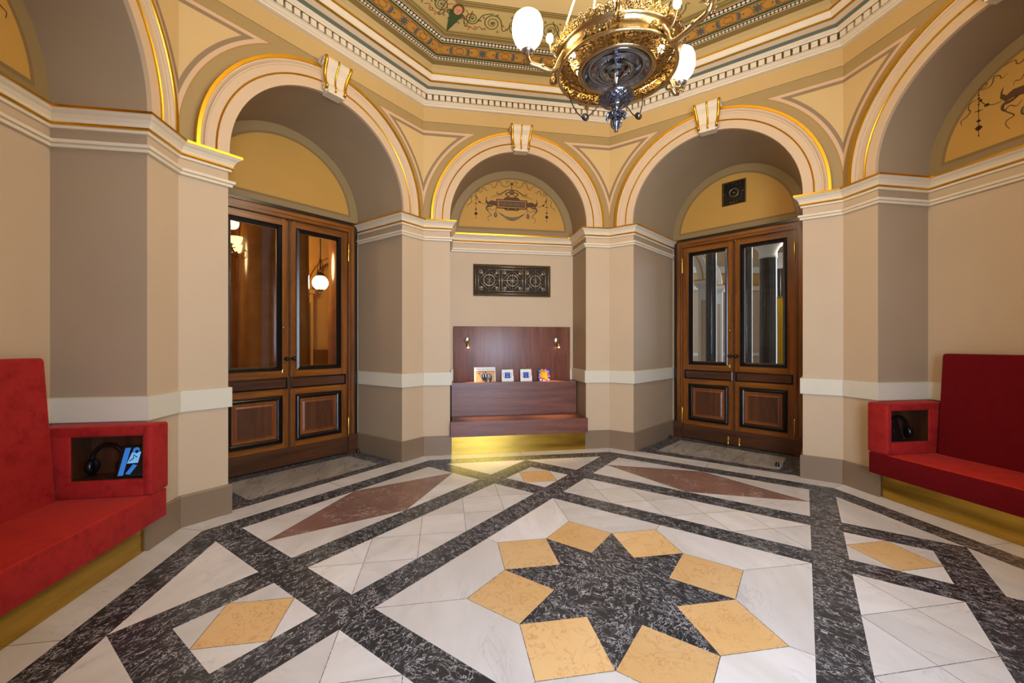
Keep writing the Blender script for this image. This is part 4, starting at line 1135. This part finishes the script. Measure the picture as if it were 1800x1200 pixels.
# ------------------------------------------------------------------ chandelier
ch = thing('chandelier', 'large gilt and silver chandelier with opal glass globes hanging from the ceiling', 'chandelier', loc=(.018, 0, 2.98))
Z0 = 2.98
zz = lambda z: z - Z0
mb = MB()                                           # pierced underside
mb.lathe([(.235, zz(2.992)), (.27, zz(2.984)), (.31, zz(2.980)), (.345, zz(2.980))], 'fili', seg=64); mb.build('pierced_ring', parent=ch, label='pierced brass ring under the drum')
mb = MB(); mb.lathe([(.345, zz(2.982)), (.350, zz(2.974)), (.360, zz(2.972)), (.366, zz(2.980)), (.362, zz(2.990)), (.356, zz(2.994)), (.356, zz(3.050)), (.364, zz(3.056)), (.372, zz(3.062)), (.374, zz(3.070)), (.366, zz(3.075)), (.36, zz(3.075))], 'gold_ch', seg=72); mb.build('drum_band', parent=ch, label='polished gilt band of the drum')
mb = MB()                                           # acanthus crest
n = 44
for i in range(n):
    t0 = 2 * PI * i / n; t1 = t0 + 2 * PI / n * .96; tm = (t0 + t1) / 2; r = .376
    c = lambda t, r_, z: (r_ * math.cos(t), r_ * math.sin(t), zz(z))
    V = [c(t0, r - .004, 3.072), c(t1, r - .004, 3.072), c(t1, r + .006, 3.105), c(tm, r + .016, 3.122), c(t0, r + .006, 3.105), c(tm, r + .016, 3.090), c(t0, r - .016, 3.072), c(t1, r - .016, 3.072), c(tm, r - .002, 3.118)]
    mb.faces(V, [(0, 1, 5), (1, 2, 5), (2, 3, 5), (3, 4, 5), (4, 0, 5), (6, 4, 8), (4, 3, 8), (3, 2, 8), (2, 7, 8), (7, 6, 8)], 'gold_rel')
mb.lathe([(.365, zz(3.066)), (.382, zz(3.07)), (.384, zz(3.08)), (.372, zz(3.086)), (.35, zz(3.09))], 'gold_rel', seg=64)
mb.build('leaf_crest', parent=ch, label='crest of gilt leaves round the top of the drum')
for i in range(6):                                  # relief foliage on the band
    mb = MB(); tc_ = math.radians(90 - (222 + 60 * i))
    for j in range(26):
        u = random.uniform(-1, 1); v_ = random.uniform(-1, 1) * (1 - u * u * .7)
        t = tc_ + u * .22; z = 3.022 + v_ * .017; rr = random.uniform(.005, .008)
        mb.ball((.357 * math.cos(t), .357 * math.sin(t), zz(z)), rr, 'gold_rel', 6, .8)
    pts = []
    for j in range(40):
        u = -1 + 2 * j / 39; t = tc_ + u * .24; pts.append((.361 * math.cos(t), .361 * math.sin(t), zz(3.022 + .017 * math.sin(u * 9))))
    mb.tube(pts, .0045, 'gold_rel', 5); mb.build('relief_foliage', parent=ch)
mb = MB(); mb.lathe([(.236, zz(2.993)), (.232, zz(2.985)), (.222, zz(2.984)), (.208, zz(2.992)), (.204, zz(3.0))], 'gold_ch', seg=64); mb.build('inner_ring', parent=ch)
mb = MB()
mb.lathe([(.206, zz(3.000)), (.205, zz(2.990)), (.200, zz(2.986)), (.193, zz(2.988)), (.180, zz(2.998)), (.165, zz(3.003)), (.148, zz(3.000)), (.132, zz(2.992)), (.112, zz(2.982)), (.104, zz(2.983)), (.092, zz(2.988)), (.080, zz(2.984)), (.070, zz(2.972)), (.060, zz(2.966)), (.048, zz(2.962)), (.040, zz(2.950)), (.026, zz(2.942))], 'steel', seg=64)
mb.build('silver_dish', parent=ch, label='silver reflector dish')
mb = MB(); mb.lathe([(.132, zz(2.999)), (.128, zz(2.990)), (.116, zz(2.985)), (.110, zz(2.984))], 'steel_rel', seg=64)
for i in range(48):
    t = 2 * PI * i / 48; mb.tube([(.112 * math.cos(t), .112 * math.sin(t), zz(2.984)), (.128 * math.cos(t), .128 * math.sin(t), zz(2.992))], .003, 'steel_rel', 5)
mb.build('fluted_ring', parent=ch)
mb = MB(); mb.lathe([(.026, zz(2.945)), (.028, zz(2.938)), (.020, zz(2.930)), (.015, zz(2.910)), (.014, zz(2.890)), (.020, zz(2.874)), (.028, zz(2.866)), (.026, zz(2.860)), (.022, zz(2.856))], 'steel', seg=28); mb.build('stem', parent=ch)
mb = MB(); mb.lathe([(.024, zz(2.858)), (.050, zz(2.856)), (.092, zz(2.846)), (.104, zz(2.840)), (.106, zz(2.832)), (.100, zz(2.826))], 'steel', seg=40); mb.lathe([(.100, zz(2.826)), (.082, zz(2.806)), (.060, zz(2.794)), (.044, zz(2.790))], 'steel_rel', seg=40)
mb.lathe([(.044, zz(2.790)), (.046, zz(2.784)), (.034, zz(2.778)), (.024, zz(2.772)), (.020, zz(2.758)), (.026, zz(2.752))], 'steel', seg=28); mb.build('lower_vase', parent=ch, label='silver vase with relief leaves')
mb = MB(); mb.lathe([(.024, zz(2.754)), (.034, zz(2.744)), (.040, zz(2.730)), (.036, zz(2.720)), (.022, zz(2.716))], 'steel_rel', seg=24)
for i in range(8):
    t = 2 * PI * i / 8; c_, s_ = math.cos(t), math.sin(t)
    mb.tube([(.026 * c_, .026 * s_, zz(2.744)), (.046 * c_, .046 * s_, zz(2.738)), (.056 * c_, .056 * s_, zz(2.724)), (.050 * c_, .050 * s_, zz(2.712))], [.008, .010, .009, .003], 'steel_rel', 6)
mb.build('leaf_cup', parent=ch)
mb = MB(); mb.lathe([(.016, zz(2.718)), (.026, zz(2.706)), (.030, zz(2.692)), (.024, zz(2.672)), (.014, zz(2.656)), (.010, zz(2.650)), (.013, zz(2.644)), (.009, zz(2.637)), (.001, zz(2.635))], 'steel', seg=24)
for i in range(8):
    t = 2 * PI * i / 8; c_, s_ = math.cos(t), math.sin(t)
    mb.tube([(.022 * c_, .022 * s_, zz(2.712)), (.031 * c_, .031 * s_, zz(2.694)), (.024 * c_, .024 * s_, zz(2.670)), (.013 * c_, .013 * s_, zz(2.655))], [.004, .006, .005, .002], 'steel_rel', 5)
mb.build('bud_finial', parent=ch, label='silver bud finial')
# inner drum lamps behind the piercing
for i in range(10):
    t = math.radians(20 + 36 * i)
    mb = MB(); mb.ball((.27 * math.cos(t), .27 * math.sin(t), zz(3.10)), .022, 'bulb_in', 12); mb.build('inner_bulb', parent=ch)
mb = MB(); mb.lathe([(.02, zz(3.20)), (.10, zz(3.19)), (.22, zz(3.17)), (.345, zz(3.085))], 'gold_ch', seg=48); mb.build('drum_cover', parent=ch)
mb = MB(); mb.tube([(0, 0, zz(3.0)), (0, 0, zz(3.25)), (0, 0, zz(3.9)), (0, 0, zz(4.80))], [.02, .016, .014, .014], 'gold_ch', 12)
for z in (3.28, 3.5, 3.8, 4.2): mb.ball((0, 0, zz(z)), .035, 'gold_ch', 16)
mb.lathe([(.015, zz(4.74)), (.08, zz(4.80)), (.12, zz(4.85)), (.12, zz(4.863))], 'gold_ch', seg=32); mb.build('suspension_stem', parent=ch)
for a in (201, 347, 81, 300):                              # suspension rods from the drum edge
    t = math.radians(90 - a); c_, s_ = math.cos(t), math.sin(t)
    mb = MB(); mb.lathe([(.001, -.022), (.022, -.016), (.026, 0), (.022, .016), (.001, .022)], 'gold_rel', (.376 * c_, .376 * s_, zz(3.02)), 12)
    mb.tube([(.376 * c_, .376 * s_, zz(3.03)), (.372 * c_, .372 * s_, zz(3.09)), (.36 * c_, .36 * s_, zz(3.17)), (.24 * c_, .24 * s_, zz(3.5)), (.02 * c_, .02 * s_, zz(4.2))], [.014, .012, .007, .006, .006], 'gold_ch', 8)
    mb.ball((.366 * c_, .366 * s_, zz(3.115)), .018, 'gold_ch', 12); mb.build('suspension_rod', parent=ch)
def arm(a, R_):
    t = math.radians(90 - a); c_, s_ = math.cos(t), math.sin(t); dz = .028
    P = lambda r, z: (r * c_, r * s_, zz(z - (dz if r > .45 else 0)))
    A = thing('arm', parent=ch)
    mb = MB(); pts = smooth([P(.335, 3.03), P(.365, 2.975), P(.40, 2.910), P(R_ - .06, 2.945), P(R_ - .015, 2.952), P(R_, 2.975), P(R_ + .002, 2.998)], 5)
    mb.tube(pts, .0135, 'gold_ch', 10)
    mb.tube(smooth([P(.36, 2.965), P(.385, 2.945), P(.40, 2.965), P(.385, 2.975)], 5), .006, 'gold_rel', 6)
    mb.tube(smooth([P(.37, 3.06), P(.40, 3.04), P(.40, 3.01), P(.385, 3.0)], 5), .007, 'gold_rel', 6)
    mb.ball(P(R_ - .085, 2.947), .017, 'gold_rel', 10)
    for q in (-1, 1):
        mb.tube(smooth([P(R_ - .03, 2.948), (P(R_, 0)[0] - q * s_ * .022, P(R_, 0)[1] + q * c_ * .022, zz(2.927)), (P(R_ + .01, 0)[0] - q * s_ * .030, P(R_ + .01, 0)[1] + q * c_ * .030, zz(2.957))], 4), .005, 'gold_rel', 6)
    mb.build('branch', parent=A)
    mb = MB(); mb.lathe([(.010, 3.030 - Z0), (.022, 3.034 - Z0), (.034, 3.046 - Z0), (.036, 3.056 - Z0), (.028, 3.060 - Z0), (.022, 3.064 - Z0), (.024, 3.090 - Z0), (.018, 3.096 - Z0)], 'silver_edge', (R_ * c_, R_ * s_, -.066), 24); mb.build('globe_holder', parent=A, label='silvery cup holding the globe')
    mb = MB(); mb.lathe([(.024, 3.068), (.048, 3.080), (.069, 3.105), (.081, 3.138), (.084, 3.170), (.082, 3.202), (.073, 3.230), (.058, 3.245), (.040, 3.250)], 'globe', (R_ * c_, R_ * s_, -Z0 - .066), 32); mb.build('glass_globe', parent=A, label='glowing opal glass globe')
    mb = MB(); mb.tube(smooth([P(.38, 2.985), P(.405, 3.01), P(.42, 3.06)], 4), .006, 'gold_ch', 8); mb.ball(P(.42, 3.085), .020, 'bulb', 12, 1.3); mb.build('small_bulb', parent=A)
for a, R_ in ((261.5, .55), (159.5, .60), (86, .43)): arm(a, R_)
mb = MB(); t = math.radians(90 - 354); P = lambda r, z: (r * math.cos(t), r * math.sin(t), zz(z))
mb.tube(smooth([P(.352, 3.01), P(.375, 2.985), P(.40, 2.995), P(.405, 3.02)], 5), .010, 'gold_ch', 8)
mb.lathe([(.010, 3.015 - Z0), (.022, 3.02 - Z0), (.026, 3.035 - Z0), (.018, 3.045 - Z0)], 'silver_edge', P(.405, Z0), 16); mb.ball(P(.405, 3.055), .016, 'bulb_in', 12); mb.build('bracket', parent=ch)
# counterweight cords with pulleys
for o_ in ch.children:
    if o_.name.split('.')[0] in ('pierced_ring', 'drum_band', 'leaf_crest', 'relief_foliage', 'inner_ring', 'silver_dish', 'fluted_ring', 'inner_bulb', 'drum_cover'): o_.scale = (.94, .94, 1)
def cord(pts, bead, nm='cord'):
    mb = MB(); mb.tube(smooth([(x, y, zz(z)) for x, y, z in pts], 5), .0035, 'bronze', 6)
    x, y, z = bead; mb.ball((x, y, zz(z)), .018, 'steel', 12); mb.lathe([(.020, -.004), (.024, 0), (.020, .004)], 'bronze', (x, y, zz(z)), 14, axis='y'); mb.build(nm, parent=ch, label='thin cord with a pulley bead')
cord([(-.075, .06, 2.83), (-.11, .09, 2.79), (-.145, .12, 2.775), (-.17, .15, 2.80), (-.20, .19, 2.88), (-.22, .22, 2.98)], (-.145, .12, 2.775))
cord([(.085, .04, 2.82), (.14, .07, 2.79), (.19, .10, 2.80), (.21, .12, 2.83), (.235, .14, 2.90), (.25, .16, 2.98)], (.192, .105, 2.805))
mb = MB(); mb.tube([(-.045, -.09, zz(2.985)), (-.045, -.09, zz(2.93)), (-.045, -.09, zz(2.86))], .003, 'gold_ch', 6); mb.ball((-.045, -.09, zz(2.91)), .010, 'gold_ch', 8); mb.build('pull_chain', parent=ch)
for a in (190, 10, 100, 280):
    t = math.radians(a); point('chandelier_fill', (.018 + .45 * math.cos(t), .45 * math.sin(t), 3.72), 30, (1.0, .84, .61), .12)  # point lights added above the drum to light the room; no lamps there

# ------------------------------------------------------------------ spaces beyond the doors
def quadwall(name, p, q, z0, z1, m, th=.06):
    mb = MB(); p, q = Vector(p), Vector(q); d = (q - p).normalized(); n = Vector((-d.y, d.x)) * th
    V = [(p.x, p.y, z0), (q.x, q.y, z0), (q.x + n.x, q.y + n.y, z0), (p.x + n.x, p.y + n.y, z0)]
    V += [(x, y, z1) for x, y, z in V]
    mb.faces(V, [(0, 3, 2, 1), (4, 5, 6, 7), (0, 1, 5, 4), (1, 2, 6, 5), (2, 3, 7, 6), (3, 0, 4, 7)], m)
    return mb.build(name, kind='structure')
def column(x, y, r, h, m, capm, label, group=None):
    t = thing('stone_column', label, 'column', loc=(x, y, 0), group=group)
    mb = MB(); mb.lathe([(r * 1.35, 0), (r * 1.35, .12), (r * 1.2, .16), (r * 1.25, .22), (r * 1.05, .28)], capm, (0, 0, 0), 36); mb.build('base', parent=t)
    mb = MB(); mb.lathe([(r, .27), (r, 1.6), (r * .96, h - .3)], m, (0, 0, 0), 48); mb.build('shaft', parent=t)
    mb = MB(); mb.lathe([(r * .96, h - .31), (r * 1.06, h - .29), (r * 1.0, h - .26), (r * 1.02, h - .18), (r * 1.25, h - .10), (r * 1.55, h - .06), (r * 1.6, h)], capm, (0, 0, 0), 36)
    mb.box((-r * 1.6, -r * 1.6, h - .005), (r * 1.6, r * 1.6, h + .12), capm); mb.build('capital', parent=t)
def loc_ud(u, d):
    xr = (u - 900.3) / 717.7 * d; c, s = math.cos(.1657), math.sin(.1657)
    return (-.974 + c * xr + s * d, -2.2525 - s * xr + c * d)
def arch_on(name, p, q, zs, r, m1, m2, thick=.10, parent=None):
    """a moulded arch band with pilasters standing proud of a wall line p->q, centred"""
    p, q = Vector(p), Vector(q); c = (p + q) / 2; d = (q - p).normalized(); n = Vector((d.y, -d.x))
    mb = MB(); F = lambda s, z, o: (c.x + d.x * s + n.x * o, c.y + d.y * s + n.y * o, z)
    for (ra, rb, o, m) in ((r, r + .10, thick, m1), (r + .10, r + .12, thick + .01, 'gold'), (r + .12, r + .2, thick, m1), (r - .02, r, thick * .6, m2)):
        V = []
        for i in range(29):
            t = PI - PI * i / 28
            V += [F(ra * math.cos(t), zs + ra * math.sin(t), o), F(rb * math.cos(t), zs + rb * math.sin(t), o), F(ra * math.cos(t), zs + ra * math.sin(t), 0), F(rb * math.cos(t), zs + rb * math.sin(t), 0)]
        Fc = []
        for i in range(28):
            b = 4 * i; Fc += [(b, b + 1, b + 5, b + 4), (b, b + 4, b + 6, b + 2), (b + 1, b + 3, b + 7, b + 5)]
        mb.faces(V, Fc, m)
    for sg in (-1, 1):
        for s0, s1, z0, z1, o, m in ((r - .02, r + .22, 0, zs - .12, thick, m1), (r + .05, r + .15, .5, zs - .35, thick + .006, m2), (r - .06, r + .26, zs - .12, zs, thick + .03, m1), (r - .07, r + .27, zs - .02, zs, thick + .035, 'gold')):
            V = [F(sg * a, z, oo) for z in (z0, z1) for a, oo in ((s0, 0), (s1, 0), (s1, o), (s0, o))]
            mb.faces(V, [(0, 1, 2, 3), (7, 6, 5, 4), (0, 4, 5, 1), (1, 5, 6, 2), (2, 6, 7, 3), (3, 7, 4, 0)], m)
    return mb.build(name, kind='structure')
# --- warm foyer (north-west)
quadwall('wall_foyer_back', (-9.5, 3.2), (-2.2, 10.6), 0, 5.2, 'foy_wall')
quadwall('wall_foyer_left', (-4.9, 1.2), (-9.5, 3.2), 0, 5.2, 'foy_wall')
quadwall('wall_foyer_right', (-2.2, 10.6), (-1.6, 4.9), 0, 5.2, 'foy_wall')
mb = MB(); mb.face([(-10, 1, 5.0), (-1.5, 1, 5.0), (-1.5, 11, 5.0), (-10, 11, 5.0)], 'foy_wall'); mb.build('ceiling_foyer', kind='structure')
bp_ = lambda f: (-9.5 + 7.3 * f, 3.2 + 7.4 * f)
for i, f in enumerate((.30, .55, .80)): arch_on('trim_%d' % n_tr, bp_(f - .12), bp_(f + .12), 2.75, .82, 'foy_wall', 'foy_band'); n_tr += 1
quadwall('trim_%d' % n_tr, (-9.4, 3.2), (-2.3, 10.4), 0, 1.25, 'foy_band'); n_tr += 1
x, y = loc_ud(484, 6.6); column(x, y, .50, 4.1, 'foy_col', 'foy_wall', 'thick polished brown stone column behind the seam of the left door')
x, y = loc_ud(368, 7.6); column(x, y, .62, 4.1, 'foy_col', 'foy_wall', 'polished brown stone column behind the left edge of the left door')
x, y = loc_ud(622, 8.6); column(x, y, .50, 4.1, 'foy_col', 'foy_wall', 'reddish stone column at the right edge of the left door glass')
x, y = loc_ud(563, 7.4)
pz_ = 1.4 + (603.9 - 497) * 7.4 / 717.7
t = thing('pendant_globe_lamp', 'white globe lamp hanging beyond the right leaf of the left door', 'lamp', loc=(x, y, pz_))
mb = MB(); mb.ball((0, 0, 0), .135, 'globe2', 28); mb.build('glass_globe', parent=t)
mb = MB(); mb.lathe([(.06, .115), (.085, .13), (.075, .15), (.05, .16), (.02, .20)], 'bronze', (0, 0, 0), 24); mb.build('mount', parent=t)
mb = MB(); mb.lathe([(.001, -.22), (.018, -.20), (.022, -.18), (.012, -.17), (.045, -.14), (.06, -.12)], 'brass_s', (0, 0, 0), 20); mb.build('drop_finial', parent=t)
mb = MB(); mb.tube([(0, 0, .18), (0, 0, .8), (0, 0, 5.0 - pz_)], .012, 'bronze', 8)
for s_ in (-1, 1): mb.tube([(s_ * .05, 0, .16), (s_ * .045, 0, .30), (0, 0, .46)], .006, 'bronze', 6)
mb.build('chain', parent=t)
x, y = loc_ud(416, 6.2); bz = 1.4 + (603.9 - 432) * 6.2 / 717.7
t = thing('bowl_chandelier', 'pair of glowing bowl lamps on a bronze arm seen through the left door', 'lamp', loc=(x, y, bz))
mb = MB(); mb.lathe([(.02, -.08), (.07, -.06), (.10, -.01), (.105, .03)], 'bowl2', (0, 0, .10), 24); mb.build('glass_bowl', parent=t)
mb = MB(); mb.lathe([(.02, -.08), (.07, -.06), (.10, -.01), (.105, .03)], 'bowl2', (.03, .05, -.02), 24); mb.build('glass_bowl', parent=t)
mb = MB(); mb.tube([(0, 0, -.02), (-.01, -.12, -.06), (-.03, -.12, -.14), (.02, -.05, -.18), (0, 0, -.16)], .010, 'bronze', 8); mb.tube([(0, 0, .02), (0, 0, -.18)], .012, 'bronze', 8); mb.tube([(0, .06, -.06), (0, .06, 5.0 - bz)], .010, 'bronze', 6); mb.build('arm', parent=t)

# --- daylit hall (north-east)
hb = [(2.4, 5.2), (3.2, 10.5), (11.5, 9.5), (11.5, 2.0), (5.0, 1.2)]
quadwall('wall_hall_left', hb[1], hb[0], 0, 5.6, 'hall_wall')
quadwall('wall_hall_back', hb[2], hb[1], 0, 5.6, 'hall_wall')
quadwall('wall_hall_right', hb[3], hb[2], 0, 5.6, 'hall_wall')
quadwall('wall_hall_near', hb[4], hb[3], 0, 5.6, 'hall_wall')
mb = MB(); mb.face([(2, 1, 5.4), (12, 1, 5.4), (12, 11, 5.4), (2, 11, 5.4)], 'hall_white'); mb.build('ceiling_hall', kind='structure')
mb = MB()
for i in range(7):
    mb.box((3 + i * 1.3, 1.5, 5.22), (3.18 + i * 1.3, 10.4, 5.40), 'hall_white')
    mb.box((2.5, 2.2 + i * 1.2, 5.22), (11.4, 2.38 + i * 1.2, 5.40), 'hall_white')
mb.build('trim_%d' % n_tr, kind='structure'); n_tr += 1
x, y = loc_ud(1350, 8.6); column(x, y, .165, 3.50, 'hall_col', 'hall_white', 'dark green stone column with white capital in the right door glass')
x, y = loc_ud(1312, 7.6); column(x, y, .10, 4.4, 'hall_col', 'hall_white', 'slim dark column at the left edge of the right leaf glass')
x, y = loc_ud(1250, 8.0); column(x, y, .10, 4.4, 'hall_col', 'hall_white', 'slim dark reflective column between two white pilasters')
x, y = loc_ud(1372, 12.0); column(x, y, .15, 3.9, 'hall_col', 'hall_white', 'far dark column above the yellow banner')
def pilaster(u, d, w_, h, lab, ang=.7):
    x, y = loc_ud(u, d); t = thing('white_pilaster', lab, 'pilaster', loc=(x, y, 0), rot=(0, 0, -ang))
    mb = MB(); mb.box((-w_, -.06, 0), (w_, .12, h), 'hall_white'); mb.box((-w_ * .45, -.066, .5), (w_ * .45, -.05, h - .3), 'hall_wall'); mb.build('shaft', parent=t)
    mb = MB(); mb.box((-w_ - .04, -.10, h), (w_ + .04, .16, h + .05), 'hall_white'); mb.box((-w_ - .08, -.14, h + .05), (w_ + .08, .20, h + .13), 'hall_white'); mb.box((-w_ - .085, -.145, h + .13), (w_ + .085, .205, h + .15), 'gold'); mb.build('capital', parent=t)
    mb = MB()                                             # springing of the arch above
    R_ = 1.0
    for ra, rb, o, m in ((R_, R_ + .10, 0, 'hall_white'), (R_ + .10, R_ + .125, .01, 'gold'), (R_ + .125, R_ + .22, 0, 'hall_white')):
        V = []
        for i in range(15):
            tt = PI / 2 * i / 14
            for r_ in (ra, rb):
                for yy_ in (-.06 - o, .12): V.append((w_ * .9 + -(R_ + .22) + r_ * math.cos(tt), yy_, h + .15 + r_ * math.sin(tt)))
        F = []
        for i in range(14):
            b = 4 * i; F += [(b, b + 2, b + 6, b + 4), (b, b + 4, b + 5, b + 1), (b + 2, b + 3, b + 7, b + 6)]
        mb.faces(V, F, m)
    mb.build('arch_springing', parent=t)
pilaster(1237, 9.2, .11, 2.68, 'wide white pilaster with a beige panel in the right door left glass')
pilaster(1264, 9.8, .075, 2.65, 'narrow white pilaster right of the slim dark column')
x, y = loc_ud(1369, 9.0); t = thing('yellow_banner', 'yellow hanging banner at the right edge of the right door glass', 'banner', loc=(x, y, 0), rot=(0, 0, -.5))
mb = MB(); V = []; n = 24
for i in range(n + 1):
    u = -.10 + .38 * i / n; V += [(u, .02 * math.sin(i * 1.9), .35), (u, .02 * math.sin(i * 1.9), 2.42)]
mb.faces(V, [(2 * i, 2 * i + 2, 2 * i + 3, 2 * i + 1) for i in range(n)], 'banner', True)
V2 = [(a, b + .01, c) for a, b, c in V]; mb.faces(V2, [(2 * i, 2 * i + 2, 2 * i + 3, 2 * i + 1) for i in range(n)], 'banner', True); mb.build('cloth', parent=t)
mb = MB(); mb.tube([(-.13, 0, 2.43), (.31, 0, 2.43)], .012, 'bronze', 8)
for u in (-.12, .30): mb.tube([(u, 0, 0), (u, 0, 2.43)], .012, 'bronze', 8)
mb.build('stand', parent=t)

# hall back wall: mouldings, dark doorways and a picture of the entablature
hw0, hw1 = Vector((11.5, 9.5)), Vector((3.2, 10.5))
for z0, z1, o, m in ((3.15, 3.30, .16, 'hall_white'), (3.30, 3.36, .20, 'gold'), (3.36, 3.70, .12, 'frieze'), (3.70, 3.90, .22, 'hall_white'), (1.0, 1.10, .10, 'hall_white')):
    mb = MB(); d = (hw1 - hw0).normalized(); nn = Vector((-d.y, d.x)) * -o
    if nn.y > 0: nn = -nn
    V = [(hw0.x, hw0.y, z0), (hw1.x, hw1.y, z0), (hw1.x + nn.x, hw1.y + nn.y, z0), (hw0.x + nn.x, hw0.y + nn.y, z0)]; V += [(x, y, z1) for x, y, z in V]
    mb.faces(V, [(0, 3, 2, 1), (4, 5, 6, 7), (0, 1, 5, 4), (1, 2, 6, 5), (2, 3, 7, 6), (3, 0, 4, 7)], m); mb.build('trim_%d' % n_tr, kind='structure'); n_tr += 1
for i, f in enumerate((.30, .52, .74)):
    c = hw0 + (hw1 - hw0) * f; mb = MB(); d = (hw1 - hw0).normalized(); nn = Vector((d.y, -d.x)) * .04
    if nn.y > 0: nn = -nn
    for w_, z1, m, q in ((.62, 2.85, 'hall_white', 1), (.50, 2.72, 'ebony', 1.4)):
        P = [c - d * w_ + nn * q, c + d * w_ + nn * q]
        mb.face([(P[0].x, P[0].y, 0), (P[1].x, P[1].y, 0), (P[1].x, P[1].y, z1), (P[0].x, P[0].y, z1)], m)
    mb.build('trim_%d' % n_tr, kind='structure'); n_tr += 1
# repeats carry a shared group
GR = {'keystone_console': 'keystone consoles on the arches', 'reading_lamp': 'reading lamps on the bench back', 'velvet_bench': 'red velvet benches in the side niches', 'door_stop': 'black door stops in the door niches',
      'headphones': 'headphones in the bench cubbies', 'tablet': 'tablets in the bench cubbies', 'booklet': 'booklets on the bench ledge', 'stone_column': 'stone columns beyond the doors', 'white_pilaster': 'white pilasters beyond the right door'}
for o in list(C.objects):
    k = o.name.split('.')[0]
    if o.parent is None and k in GR: o['group'] = GR[k]
